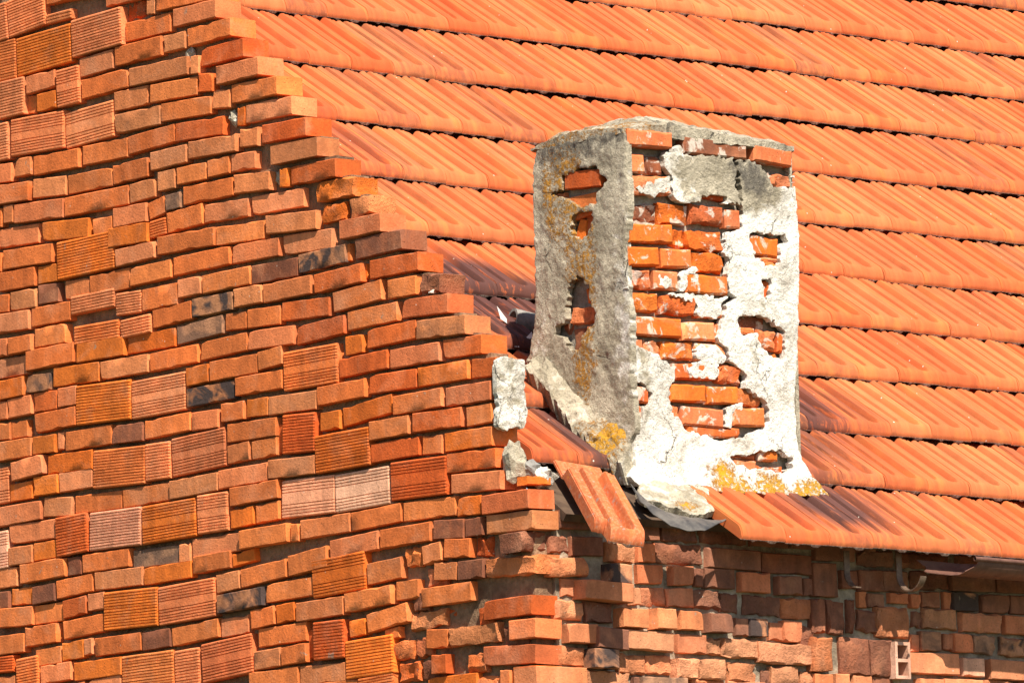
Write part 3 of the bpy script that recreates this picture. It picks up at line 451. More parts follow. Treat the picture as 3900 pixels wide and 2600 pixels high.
EAVE = [
    (0.199, -0.149, 0.158, 0.062, 2.2, 'b', 0), (0.373, -0.143, 0.161, 0.062, 2.2, 'b', -10), (0.511, -0.169, 0.127, 0.062, 1.9, 'b', 0), (0.669, -0.168, 0.169, 0.063, 1.5, 'b', 0),
    (0.873, -0.165, 0.217, 0.063, 1.3, 'b', 0), (1.08, -0.165, 0.177, 0.063, 0.3, 'b', 0), (1.274, -0.164, 0.19, 0.063, -0.2, 'b', 0), (1.486, -0.168, 0.213, 0.064, 0.1, 'b', 0),
    (0.027, -0.225, 0.115, 0.062, 5.2, 'bx', -20), (0.127, -0.229, 0.085, 0.056, 2.7, 'bx', -5), (0.243, -0.235, 0.148, 0.062, 2.7, 'b', 0), (0.383, -0.25, 0.116, 0.062, -0.5, 't', 30),
    (0.506, -0.245, 0.081, 0.064, 1.9, 'r', 5), (0.659, -0.244, 0.22, 0.068, 0.4, 'b', 5), (0.905, -0.249, 0.245, 0.069, -1.3, 'b', 5), (1.158, -0.253, 0.237, 0.069, -0.2, 'b', 0),
    (0.147, -0.309, 0.155, 0.06, 3.6, 'o', 25), (0.358, -0.324, 0.09, 0.066, -2.6, 'k', 45), (0.523, -0.316, 0.117, 0.066, 2.6, 'r', 0), (0.663, -0.315, 0.102, 0.064, 2.6, 'r', 12),
    (0.746, -0.315, 0.035, 0.061, -0.5, 'b', 0), (0.84, -0.318, 0.141, 0.067, 1.5, 'b', 0), (0.999, -0.324, 0.135, 0.067, 0.3, 'r', 10), (0.18, -0.374, 0.107, 0.06, 0.5, 's', -8),
    (0.289, -0.386, 0.215, 0.062, -3, 'p', 50), (0.443, -0.391, 0.033, 0.056, -4.1, 't', 20), (0.538, -0.388, 0.113, 0.06, 2.5, 's', 0), (0.657, -0.388, 0.12, 0.062, 2.5, 'r', 0),
    (0.783, -0.389, 0.12, 0.063, -0.3, 'bx', 0), (0.887, -0.397, 0.085, 0.067, -0.1, 'bx', 0), (1.04, -0.399, 0.174, 0.065, -1, 'bx', 0), (0.154, -0.453, 0.122, 0.065, -2.9, 'tx', 15),
    (0.286, -0.456, 0.123, 0.067, -0.2, 'bx', 10), (0.422, -0.47, 0.118, 0.066, -1.3, 'O', 40), (0.562, -0.468, 0.091, 0.068, 0, 'O', 35), (0.689, -0.466, 0.105, 0.064, -0.1, 'O', 25),
    (0.816, -0.47, 0.105, 0.066, 0.7, 'b', 35), (0.937, -0.474, 0.062, 0.061, -1.2, 'b', 0), (1.008, -0.474, 0.088, 0.061, 1.3, 'k', 10), (0.194, -0.53, 0.13, 0.065, -0.2, 'o', 25),
    (0.313, -0.545, 0.135, 0.067, -4.5, 'b', 45), (0.494, -0.542, 0.21, 0.066, -1.8, 't', 30), (0.701, -0.544, 0.133, 0.064, -0.2, 'r', 5), (0.801, -0.544, 0.07, 0.055, -1.8, 'tx', 10),
    (0.923, -0.549, 0.17, 0.063, -2.2, 't', 12), (0.156, -0.605, 0.122, 0.065, -1.3, 'Ox', 10), (0.279, -0.611, 0.11, 0.065, -0.7, 'k', 40), (0.427, -0.621, 0.121, 0.062, -1.4, 'tx', 10),
    (0.551, -0.619, 0.114, 0.062, 1.2, 'px', 5), (0.663, -0.631, 0.099, 0.068, 0.4, 'p', 35), (0.794, -0.629, 0.118, 0.068, 0.3, 'tx', 20), (0.934, -0.629, 0.134, 0.065, 0.5, 'tx', 8),
    (0.095, -0.681, 0.231, 0.067, 1.1, 'O', 20), (0.317, -0.685, 0.195, 0.067, -0.1, 't', 15), (0.451, -0.68, 0.035, 0.049, -1, 'b', 0), (0.559, -0.698, 0.208, 0.068, 1, 'g', 20),
    (0.774, -0.692, 0.164, 0.064, 0.7, 'o', 0), (0.954, -0.693, 0.176, 0.065, 0.2, 'p', 0), (1.16, -0.326, 0.113, 0.065, 1.6, 'b', 15), (1.256, -0.324, 0.045, 0.061, 0.1, 'b', 0),
    (1.333, -0.324, 0.114, 0.115, 1.5, 'b', 10), (1.193, -0.403, 0.139, 0.069, 0, 'ox', 10), (1.29, -0.448, 0.061, 0.117, -1.3, 'b', 22), (1.38, -0.452, 0.079, 0.117, -1.3, 'bx', 14),
    (1.455, -0.443, 0.037, 0.112, -0.6, 'bx', 8), (1.161, -0.487, 0.086, 0.071, -2.8, 'r', 15), (1.097, -0.483, 0.065, 0.061, -1.1, 'r', 0), (1.245, -0.495, 0.058, 0.069, -1.5, 'b', 5),
    (1.128, -0.563, 0.243, 0.071, -1, 'p', 25), (1.293, -0.582, 0.089, 0.117, -1.5, 'O', 30), (1.467, -0.588, 0.141, 0.127, -1, 'bx', 10), (1.586, -0.589, 0.099, 0.127, -1.2, 'bx', 14),
    (1.646, -0.451, 0.15, 0.103, 0.8, 'tx', 15), (1.53, -0.437, 0.091, 0.073, -7.4, 'bx', 5), (1.88, -0.413, 0.155, 0.07, 1.6, 'tx', 10), (1.777, -0.41, 0.057, 0.058, -3.5, 'bx', 2),
    (1.577, -0.35, 0.08, 0.05, -0.3, 'b', 0), (1.509, -0.354, 0.035, 0.054, -0.7, 'o', 5), (1.684, -0.331, 0.094, 0.035, 0.8, 'r', 5), (1.762, -0.344, 0.049, 0.047, 0.2, 'r', 8),
    (1.843, -0.339, 0.087, 0.055, 1.2, 'b', 0), (1.92, -0.342, 0.035, 0.059, -0.7, 'r', 0), (2.003, -0.344, 0.123, 0.063, 0.6, 'k', 5), (2.155, -0.345, 0.135, 0.065, 0.8, 'b', 0),
    (2.331, -0.343, 0.2, 0.065, 0.2, 'b', 0), (1.451, -0.291, 0.08, 0.064, 1.2, 'b', 0), (1.552, -0.295, 0.115, 0.07, 1.6, 'b', 5), (1.678, -0.292, 0.118, 0.074, 1.6, 'b', 0),
    (1.844, -0.276, 0.19, 0.064, 1.4, 'b', 0), (2.044, -0.274, 0.211, 0.067, 1.5, 'b', 5), (2.271, -0.271, 0.216, 0.065, 0.4, 'b', 0), (2.079, -0.418, 0.202, 0.067, -0.4, 's', 8),
    (2.297, -0.416, 0.205, 0.065, -1, 'r', 5), (1.758, -0.495, 0.043, 0.06, -1.9, 'r', 0), (1.828, -0.491, 0.096, 0.068, 0.6, 'g', 8), (1.914, -0.484, 0.046, 0.055, -5, 'r', 0),
    (1.983, -0.489, 0.091, 0.064, 0.5, 'r', 10), (2.095, -0.49, 0.11, 0.063, 0.6, 'g', 8), (2.263, -0.494, 0.188, 0.065, -1, 'k', 10), (1.831, -0.571, 0.24, 0.07, 0.7, 'p', 20),
    (2.025, -0.572, 0.108, 0.064, -0.4, 'w', 15), (2.211, -0.578, 0.212, 0.067, -0.5, 'p', 18), (1.3, -0.652, 0.089, 0.061, -0.4, 'O', 20), (1.394, -0.647, 0.069, 0.061, 0.5, 'o', 10),
    (1.499, -0.644, 0.09, 0.058, -0.4, 't', 0), (1.601, -0.644, 0.102, 0.054, -0.1, 'b', 0), (1.814, -0.653, 0.119, 0.062, 0.2, 'p', 15), (1.974, -0.648, 0.191, 0.064, 0.3, 'p', 15),
    (2.19, -0.645, 0.209, 0.065, -0.1, 't', 10), (1.058, -0.64, 0.057, 0.057, 0.2, 'b', 0), (1.125, -0.635, 0.125, 0.065, 0.3, 'tx', 15), (1.234, -0.639, 0.058, 0.054, -1.7, 'o', 10),
    (2.062, -0.202, 0.175, 0.051, 1.4, 'b', 0), (2.277, -0.199, 0.21, 0.055, 1, 'b', 0), (1.384, -0.199, 0.191, 0.066, 1.5, 'b', 0), (1.586, -0.209, 0.171, 0.058, 1.4, 'b', 0),
    (1.815, -0.207, 0.255, 0.058, 1.3, 'b', 0),
]
CHIM = {
    'E': [1.515, -0.19, -0.178],
    'XC': 0.559,
    'front': [[0.56, 1.247], [0.789, 1.257], [1.355, 1.227], [1.359, 1.083], [1.366, 0.957], [1.363, 0.811], [1.352, 0.631], [1.32, 0.349], [1.328, 0.224], [1.339, 0.166], [1.376, 0.105], [1.449, 0.032], [0.901, 0.022], [0.759, 0.01], [0.676, 0.01], [0.632, 0.041], [0.555, 0.023], [0.515, 0.049], [0.558, 0.094], [0.577, 0.19], [0.56, 0.369], [0.565, 0.541], [0.56, 0.896], [0.56, 1.182]],
    'exposed': [[[0.513, 1.251], [0.822, 1.268], [1.378, 1.236], [1.376, 1.172], [1.138, 1.182], [0.838, 1.179], [0.82, 1.209], [0.786, 1.186], [0.51, 1.169]], [[0.497, 1.178], [0.754, 1.185], [0.746, 1.141], [0.78, 1.105], [0.78, 1.028], [0.831, 1.013], [0.909, 1.024], [0.917, 1.043], [1.035, 1.058], [1.034, 1.033], [1.007, 1.022], [1.092, 1.031], [1.111, 1.005], [1.099, 0.942], [1.029, 0.917], [1.007, 0.852], [1.039, 0.836], [1.023, 0.786], [1.034, 0.724], [1.072, 0.703], [1.026, 0.68], [1.004, 0.64], [0.968, 0.549], [1.019, 0.513], [1.024, 0.485], [1.075, 0.459], [1.101, 0.437], [1.086, 0.393], [1.176, 0.364], [1.204, 0.313], [1.192, 0.266], [1.078, 0.219], [0.974, 0.208], [0.896, 0.213], [0.794, 0.241], [0.788, 0.26], [0.751, 0.286], [0.736, 0.323], [0.744, 0.371], [0.762, 0.411], [0.77, 0.44], [0.719, 0.458], [0.694, 0.478], [0.644, 0.499], [0.586, 0.504], [0.562, 0.536], [0.539, 0.609], [0.542, 0.847], [0.548, 0.991]], [[0.555, 0.436], [0.587, 0.433], [0.579, 0.399], [0.626, 0.374], [0.657, 0.347], [0.649, 0.308], [0.61, 0.297], [0.615, 0.259], [0.576, 0.242], [0.546, 0.274]], [[1.066, 1.181], [1.089, 1.178], [1.099, 1.101], [1.112, 1.035], [1.096, 1.033], [1.075, 1.095]], [[1.164, 1.179], [1.363, 1.176], [1.35, 1.107], [1.313, 1.099], [1.247, 1.099], [1.235, 1.132], [1.209, 1.154]], [[1.134, 0.935], [1.306, 0.938], [1.305, 0.913], [1.278, 0.897], [1.274, 0.814], [1.202, 0.828], [1.157, 0.854], [1.133, 0.91]], [[1.187, 0.779], [1.227, 0.786], [1.232, 0.748], [1.203, 0.697], [1.195, 0.735]], [[1.066, 0.632], [1.109, 0.647], [1.201, 0.646], [1.285, 0.603], [1.287, 0.56], [1.274, 0.496], [1.222, 0.507], [1.164, 0.552], [1.153, 0.585], [1.08, 0.58]], [[1.001, 0.152], [1.069, 0.161], [1.155, 0.182], [1.248, 0.19], [1.299, 0.159], [1.298, 0.13], [1.257, 0.106], [1.074, 0.113], [1.01, 0.134]]],
    'patch': [[[0.62, 1.054], [0.698, 1.084], [0.77, 1.099], [0.774, 1.042], [0.684, 1.03], [0.626, 1.035]], [[0.565, 0.742], [0.57, 0.749], [0.591, 0.712], [0.574, 0.692], [0.565, 0.69]], [[0.705, 0.754], [0.763, 0.748], [0.768, 0.725], [0.735, 0.708], [0.704, 0.725]], [[0.809, 0.771], [0.881, 0.8], [0.893, 0.782], [0.84, 0.759], [0.832, 0.71], [0.8, 0.708]], [[0.844, 0.759], [0.886, 0.762], [0.903, 0.715], [0.845, 0.711]], [[0.754, 0.7], [0.864, 0.703], [0.942, 0.694], [1.033, 0.7], [0.993, 0.688], [0.991, 0.63], [0.893, 0.623], [0.882, 0.67], [0.799, 0.689]], [[0.815, 0.443], [0.907, 0.473], [0.971, 0.462], [0.97, 0.424], [0.853, 0.416]], [[0.87, 0.523], [0.961, 0.534], [1.011, 0.494], [0.984, 0.468], [0.874, 0.475]], [[0.899, 0.29], [0.951, 0.298], [0.957, 0.265], [0.918, 0.262]], [[1.004, 0.32], [1.071, 0.344], [1.09, 0.33], [1.036, 0.308], [1.028, 0.254], [0.995, 0.257]]],
    'left': [[0.559, 1.229], [0.404, 1.237], [0.247, 1.242], [0.112, 1.248], [0.104, 1.182], [0.095, 0.99], [0.118, 0.849], [0.116, 0.658], [0.104, 0.607], [0.11, 0.37], [0.095, 0.226], [0.152, 0.132], [0.167, 0.11], [0.635, 0.514], [0.623, 0.537], [0.589, 0.664], [0.578, 0.81], [0.581, 1.052], [0.577, 1.173]],
    'lhole': [[[0.437, 1.13], [0.351, 1.14], [0.258, 1.14], [0.21, 1.091], [0.204, 1.071], [0.255, 1.039], [0.263, 1.011], [0.356, 1.004], [0.377, 1.026], [0.419, 1.046], [0.497, 1.065], [0.439, 1.082]], [[0.393, 0.975], [0.357, 0.99], [0.279, 0.984], [0.28, 0.951], [0.303, 0.906], [0.347, 0.894], [0.385, 0.907], [0.387, 0.94]], [[0.409, 0.76], [0.366, 0.772], [0.31, 0.739], [0.313, 0.682], [0.286, 0.65], [0.28, 0.611], [0.317, 0.584], [0.346, 0.563], [0.348, 0.525], [0.398, 0.515], [0.429, 0.53], [0.432, 0.559], [0.488, 0.584], [0.487, 0.613], [0.436, 0.622], [0.428, 0.647], [0.434, 0.677], [0.419, 0.704]]],
    'fbricks': [
    (0.666, 1.189, 0.228, 0.058, 1, 's', 20), (0.988, 1.184, 0.3, 0.064, 0.2, 'b', 5), (1.26, 1.179, 0.198, 0.058, -3.2, 's', 10), (0.613, 1.099, 0.109, 0.065, 2.1, 'p', -5),
    (0.717, 1.103, 0.08, 0.062, 3.6, 'b', -20), (0.665, 1.026, 0.225, 0.067, 3.3, 'p', 8), (1.295, 1.104, 0.102, 0.048, -2.2, 's', -2), (0.974, 1.037, 0.121, 0.019, -3.8, 'r', -10),
    (0.578, 0.95, 0.052, 0.058, 4.4, 'b', -25), (0.677, 0.94, 0.11, 0.062, 1.6, 'bx', -30), (0.798, 0.935, 0.132, 0.077, 1.7, 'Ox', -5), (0.948, 0.945, 0.155, 0.072, 0.7, 's', 2),
    (1.066, 0.942, 0.075, 0.068, 1.5, 's', -3), (0.667, 0.861, 0.225, 0.067, 3.1, 'O', 8), (0.816, 0.857, 0.062, 0.068, -2.8, 'Ox', -15), (0.935, 0.854, 0.169, 0.072, 2, 'Ox', -5),
    (0.634, 0.78, 0.164, 0.065, 3.1, 'O', 6), (0.796, 0.785, 0.142, 0.067, 2.4, 'o', 2), (0.947, 0.78, 0.146, 0.073, 2, 'Ox', 0), (0.627, 0.702, 0.11, 0.065, 1.6, 's', 2),
    (0.744, 0.706, 0.113, 0.067, 1, 'p', 2), (0.931, 0.705, 0.198, 0.067, 1.2, 'O', 4), (0.633, 0.625, 0.154, 0.067, 2.6, 'Ox', 2), (0.799, 0.625, 0.159, 0.069, 2.5, 'r', 4),
    (0.946, 0.625, 0.117, 0.065, 2, 'p', -4), (0.684, 0.543, 0.244, 0.067, 0.9, 'O', 8), (0.889, 0.541, 0.153, 0.067, 2.2, 'p', 2), (1.01, 0.544, 0.085, 0.067, 2, 'r', -12),
    (0.604, 0.469, 0.064, 0.062, 1.8, 's', -6), (0.676, 0.469, 0.075, 0.062, 1.5, 'p', -2), (0.794, 0.471, 0.147, 0.063, 1.2, 'Ox', -2), (0.944, 0.474, 0.146, 0.063, 1.2, 'p', -4),
    (0.686, 0.398, 0.144, 0.06, 2.8, 'p', -12), (0.866, 0.406, 0.206, 0.06, 2.8, 'r', 2), (1.027, 0.403, 0.111, 0.067, -2.6, 'rx', 0), (0.607, 0.311, 0.089, 0.059, 0, 'r', 0),
    (0.829, 0.327, 0.171, 0.062, 1.7, 'O', 5), (0.992, 0.33, 0.149, 0.063, 2.3, 'O', 3), (1.125, 0.33, 0.105, 0.062, 0.5, 'ox', -5), (0.599, 0.257, 0.038, 0.047, 0, 'r', -4),
    (0.768, 0.252, 0.051, 0.062, -1.1, 'p', -4), (0.895, 0.247, 0.194, 0.066, -0.9, 's', 4), (1.113, 0.261, 0.154, 0.066, 1.9, 'o', 0), (0.949, 0.214, 0.247, 0.038, 0.9, 'r', -6),
    (1.207, 0.857, 0.138, 0.071, -2.9, 'O', -4), (1.235, 0.816, 0.073, 0.033, -8.7, 'o', -8), (1.239, 0.839, 0.112, 0.019, 2.6, 'p', -12), (1.208, 0.699, 0.043, 0.078, -5.3, 'r', -8),
    (1.147, 0.601, 0.158, 0.054, 0.4, 'bx', -30), (1.211, 0.534, 0.082, 0.068, -4.9, 'p', -2), (1.272, 0.526, 0.031, 0.072, -5.5, 'r', -6), (1.121, 0.578, 0.076, 0.029, 0, 'o', -8),
    (1.239, 0.487, 0.076, 0.034, 0, 'O', -6), (1.2, 0.146, 0.092, 0.038, 1.2, 'O', -4), (1.075, 0.099, 0.134, 0.046, -0.9, 'p', -2), (1.214, 0.105, 0.125, 0.029, 0.5, 'rx', -10),
    (1.075, 0.143, 0.144, 0.024, 2.4, 's', -14),
],
    'lbricks': [
    (0.336, 1.073, 0.185, 0.06, -3.4, 'r', 8), (0.47, 1.045, 0.057, 0.029, -2, 'p', -6), (0.339, 1.007, 0.165, 0.044, 1.7, 'o', -4), (0.368, 0.897, 0.043, 0.072, -12.1, 'O', -6),
    (0.308, 0.909, 0.061, 0.067, 1.9, 'r', -12), (0.34, 0.973, 0.123, 0.024, 6.5, 'o', -2), (0.38, 0.685, 0.078, 0.076, 0, 'rx', -25), (0.325, 0.678, 0.032, 0.053, 11, 'O', -8),
    (0.365, 0.611, 0.129, 0.057, -2.7, 'px', -2), (0.39, 0.523, 0.085, 0.076, 0, 'b', -22), (0.46, 0.581, 0.057, 0.048, -2, 'b', -26), (0.325, 0.566, 0.043, 0.033, 0, 'p', -6),
],
}
EAVE_Y, EAVE_Z, PITCH = -0.19, CHIM['E'][2], R(36)

# ------------------------------------------------------------------ ground and house body
gv, gf = [], []
N = 24
for j in range(N + 1):
    for i in range(N + 1):
        x = -1500 + 3000 * i / N
        y = -1500 + 3000 * j / N
        gv.append((x, y, GZ))
for j in range(N):
    for i in range(N):
        a = j * (N + 1) + i
        gf.append((a, a + 1, a + N + 2, a + N + 1))
g = link('ground', mesh('ground', gv, gf, M_GROUND))
tag(g, 'flat yard of earth and grass at the foot of the brick house', 'ground', kind='structure')

house = empty('brick_house', (3.0, 2.5, GZ), 'old orange brick house with a stepped gable and a clay tile roof', 'house')

def rake(n):                                          # distance of the stepped gable's edge from the corner, for course n
    return 0.178 + (n - 5) * 0.0774

RC = 0.029                                            # joint recess
out = [(RC, GZ), (RC, -0.09), (0.178 + RC, -0.06)]
for n in range(5, 34):
    e = rake(n) + RC + 0.012
    out.append((e, n * CH - 0.004 if n > 5 else 0.36))
    out.append((e, (n + 1) * CH - 0.004))
out += [(6.0, 34 * CH), (6.0, GZ)]
nv = len(out)
v = [(RC, a, b) for a, b in out] + [(0.108, a, b) for a, b in out]
f = [tuple(range(nv)), tuple(range(2 * nv - 1, nv - 1, -1))] + [(i, (i + 1) % nv + 0, (i + 1) % nv + nv, i + nv)[::-1] for i in range(nv)]
gable = link('gable_wall', mesh('gable_wall', v, f, M_MORTAR, smooth=False), house)
tag(gable, 'orange brick gable wall with a stepped edge and ribbed block repairs')

v, f = join([box(0.109, 7.2, 0.018, 6.0, GZ, -0.14), box(0.112, 7.2, 0.024, 0.2, -0.141, -0.078)])
eave = link('eave_wall', mesh('eave_wall', v, f, M_MORTAR3, smooth=False), house)
tag(eave, 'weathered brown brick side wall under the eaves')

# roof deck: a closed slab under the tiles
def roofpt(x, v_, off=0.0):
    return Vector((x, EAVE_Y + v_ * math.cos(PITCH) - off * math.sin(PITCH), EAVE_Z + v_ * math.sin(PITCH) + off * math.cos(PITCH)))
pts = [roofpt(x, q, o) for o in (-0.032, -0.060) for q in (0.17, 6.2) for x in (0.121, 7.2)]
roof = link('roof', mesh('roof', pts, [(0, 1, 3, 2), (4, 6, 7, 5), (0, 4, 5, 1), (2, 3, 7, 6), (0, 2, 6, 4), (1, 5, 7, 3)], M_DECK, smooth=False), house)
tag(roof, 'pitched roof of salmon orange interlocking clay tiles')

# ------------------------------------------------------------------ bricks
PAL = {  # base colours by look
    'o': (0.610, 0.154, 0.037), 'O': (0.610, 0.135, 0.016), 'r': (0.530, 0.098, 0.018), 'p': (0.640, 0.190, 0.070),
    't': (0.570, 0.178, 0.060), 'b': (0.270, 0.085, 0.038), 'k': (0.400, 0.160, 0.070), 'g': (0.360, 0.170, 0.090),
    's': (0.510, 0.130, 0.045), 'w': (0.690, 0.290, 0.170)}
CACHE = {}

def brick_mesh(w, h, d, rough, var, limey=False):
    w = max(0.02, round(w / 0.005) * 0.005)
    h = max(0.02, round(h / 0.004) * 0.004)
    key = (w, h, d, rough, var, limey)
    if key in CACHE: return CACHE[key]
    rr = random.Random(hash((round(w * 1000), round(h * 1000), rough, var)) & 0xffffff)
    nx = (9 if w > 0.16 else 6) if rough else (8 if w > 0.165 else 5)
    nz = 4 if rough else 3
    b = 0.006 if limey else 0.005 if rough else 0.0024
    xs = np.linspace(-w / 2 + b, w / 2 - b, nx)
    zs = np.linspace(b, h - b, nz)
    V, ring1, F = [], [], []
    so_ = rr.uniform(0, 99)
    for j in range(nz):
        for i in range(nx):
            jx, jz, y = rr.uniform(-1, 1) * 0.0012, rr.uniform(-1, 1) * 0.0012, 0.0
            if rough:
                y = 0.008 + 0.013 * fbm((xs[i], 0, zs[j]), 26, 3, so_)
                jx *= 3; jz *= 3
            if i in (0, nx - 1): jz = 0
            V.append([xs[i] + jx, y, zs[j] + jz])
    for j in range(nz - 1):
        for i in range(nx - 1):
            a = j * nx + i
            F.append((a, a + 1, a + nx + 1, a + nx))
    per = [(i, 0) for i in range(nx)] + [(nx - 1, j) for j in range(1, nz)] + [(i, nz - 1) for i in range(nx - 2, -1, -1)] + [(0, j) for j in range(nz - 2, 0, -1)]
    np_ = len(per)
    chips = set()
    nchip = (rr.choice([0, 1, 1, 2]) if not rough else 3)
    for _ in range(nchip): chips.add(rr.randrange(np_))
    base = len(V)
    r2 = []
    for k, (i, j) in enumerate(per):
        x = -w / 2 if i == 0 else w / 2 if i == nx - 1 else xs[i]
        z = 0 if j == 0 else h if j == nz - 1 else zs[j]
        x += rr.uniform(-1, 1) * (0.004 if rough else 0.0012)
        z += rr.uniform(-1, 1) * (0.004 if rough else 0.0012)
        y = b + rr.uniform(0, 0.0015) + (0.008 if rough else 0)
        if k in chips:
            c = rr.uniform(0.35, 1.0)
            dx = (-1 if x > 0 else 1) * 0.005 * c * (1 if i in (0, nx - 1) else 0)
            dz = (-1 if z > h / 2 else 1) * 0.0055 * c
            q = V[j * nx + i]
            q[0] += dx * 1.3; q[2] += dz * 1.3; q[1] += 0.0012
            y += 0.012 * c
            x += dx * 0.3; z += dz * 0.4
        r2.append([x, y, z])
    V += r2
    for k in range(np_):
        k2 = (k + 1) % np_
        i, j = per[k]; i2, j2 = per[k2]
        F.append((j * nx + i, base + k, base + k2, j2 * nx + i2))
    b3 = len(V)
    for k in range(np_):
        V.append([r2[k][0], d, r2[k][2]])
    for k in range(np_):
        k2 = (k + 1) % np_
        F.append((base + k, b3 + k, b3 + k2, base + k2))
    F.append(tuple(range(b3 + np_ - 1, b3 - 1, -1)))
    m = mesh('brick', V, F, ((M_LIMER if rough else M_LIME) if limey else (M_ROUGH if rough else M_BRICK)), sharp=38)
    CACHE[key] = m
    return m

def ribbed_mesh(w, h, d, kind, var):
    w = round(w / 0.005) * 0.005
    h = round(h / 0.005) * 0.005
    key = (w, h, d, kind, var)
    if key in CACHE: return CACHE[key]
    rr = random.Random(hash((round(w * 1000), round(h * 1000), var)) & 0xffffff)
    pitch = 0.0104
    ng = max(2, int((h - 0.006) / pitch))
    prof = [(0.0, 0.004), (0.004, 0.0)]
    mid0, mid1 = h * 0.40, h * 0.62
    for k in range(ng):
        zc = 0.007 + (k + 0.5) * (h - 0.012) / ng
        if kind == 'B' and mid0 < zc < mid1: continue
        gd = rr.uniform(0.0035, 0.0055)
        prof += [(zc - 0.0019, 0.0), (zc - 0.0009, gd), (zc + 0.0009, gd), (zc + 0.0018, 0.0)]
    prof += [(h - 0.004, 0.0), (h, 0.004)]
    cuts = [-w / 2, -w / 2 + 0.004, -w / 6, w / 6, w / 2 - 0.004, w / 2]
    V, F = [], []
    n = len(prof)
    for ci, x in enumerate(cuts):
        e = 0.003 if ci in (0, len(cuts) - 1) else 0.0
        for k, (z, y) in enumerate(prof):
            jz = 0.0013 * noise.noise(Vector((x * 30, z * 90, var * 7.1)))
            V.append((x + (rr.uniform(-1, 1) * 0.0012 if e else 0), y + e + (rr.uniform(0, 0.001) if not e else 0), z + jz))
    for ci in range(len(cuts) - 1):
        for k in range(n - 1):
            a = ci * n + k
            F.append((a, a + n, a + n + 1, a + 1))
    b0 = len(V)
    V += [(-w / 2, d, 0), (w / 2, d, 0), (w / 2, d, h), (-w / 2, d, h)]
    L = (len(cuts) - 1) * n
    F.append((b0, b0 + 3) + tuple(range(n - 1, -1, -1)))
    F.append((b0 + 2, b0 + 1) + tuple(L + k for k in range(n)))
    F.append((b0, ) + tuple(ci * n for ci in range(len(cuts))) [::1] + (b0 + 1,))
    F.append((b0 + 2,) + tuple(ci * n + n - 1 for ci in range(len(cuts) - 1, -1, -1)) + (b0 + 3,))
    F.append((b0 + 1, b0 + 2, b0 + 3, b0))
    m = mesh('ribbed_block', V, F, M_BRICK, smooth=False)
    CACHE[key] = m
    return m

BG = Matrix(((0, 1, 0, 0), (-1, 0, 0, 0), (0, 0, 1, 0), (0, 0, 0, 1)))      # gable: local x runs towards the corner, local y into the wall
BE = Matrix.Identity(4)                                                        # eave wall

def colour(o, look, dusty=0.0):
    jit = 1.0
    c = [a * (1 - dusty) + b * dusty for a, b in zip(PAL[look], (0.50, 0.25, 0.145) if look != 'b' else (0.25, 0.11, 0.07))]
    k = rnd.uniform(0.86, 1.16)
    hs = rnd.uniform(-1, 1) * 0.10 * jit
    burn = {'k': 1.0, 'g': 0.55, 'b': 0.25}.get(look, 0.0)
    if look in 'ots' and rnd.random() < 0.03: burn = 0.25
    o.color = (c[0] * k, c[1] * k * (1 + hs), c[2] * k * (1 + 1.8 * hs), burn)

def place_brick(parent, base, pos, w, h, ang, look, proud, d=0.115, yaw=None, limey=False, dusty=0.0):
    kind = look[1:] if len(look) > 1 else ''
    if kind in ('A', 'B'):
        m, name = ribbed_mesh(w, h, d, kind, rnd.randrange(3)), 'ribbed_block'
    else:
        m, name = brick_mesh(w, h, d, kind == 'x', rnd.randrange(4), limey), ('brick' if w > 0.165 else 'half_brick')
    o = link(name, m, parent)
    yw = rnd.gauss(0, 0.6) if yaw is None else yaw
    o.matrix_basis = Matrix.Translation(pos) @ base @ Matrix.Translation((0, -proud, 0)) @ Matrix.Rotation(R(-ang), 4, 'Y') @ Matrix.Rotation(R(yw), 4, 'Z') @ Matrix.Rotation(R(rnd.gauss(0, 0.5)), 4, 'X')
    colour(o, look[0], dusty)
    if name == 'ribbed_block': o.color = [min(0.8, q * 1.16) for q in o.color[:3]] + [0.0]
    return o

for (u, z, w, h, ang, look, pr) in GABLE:
    if 'A' in look or 'B' in look: p = rnd.uniform(0.002, 0.012)
    elif pr: p = pr / 1000.0
    else: p = max(-0.007, min(0.013, rnd.gauss(0.003, 0.0036)))
    place_brick(gable, BG, (0, u, z - 0.001), w - 0.003, h + (0.001 if look[-1] not in 'AB' else 0.0), ang, look, p)
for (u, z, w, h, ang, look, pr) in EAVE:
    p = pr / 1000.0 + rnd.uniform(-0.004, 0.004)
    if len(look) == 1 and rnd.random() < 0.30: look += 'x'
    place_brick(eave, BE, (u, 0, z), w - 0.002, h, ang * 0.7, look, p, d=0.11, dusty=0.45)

# eroded brick stumps set back in the gaps of the gable's lower corner
RG = [(u - w / 2, u + w / 2, z, z + h) for (u, z, w, h, *_q) in GABLE]
fr = random.Random(11)
for n in range(-9, -1):
    u = 0.05 + fr.uniform(0, 0.05)
    while u < 1.0:
        w = fr.uniform(0.07, 0.13)
        a, b, z0, z1 = u, u + w, n * CH + 0.006, n * CH + 0.066
        u += w + 0.012
        cov = sum(max(0, min(b, r1) - max(a, r0)) * max(0, min(z1, t1) - max(z0, t0)) for r0, r1, t0, t1 in RG) / ((b - a) * (z1 - z0))
        if cov < 0.5:
            place_brick(gable, BG, (0, (a + b) / 2, z0), w, 0.062, fr.uniform(-2, 2), fr.choice(['rx', 'ox', 'bx', 'sx']), fr.uniform(-0.008, 0.003))

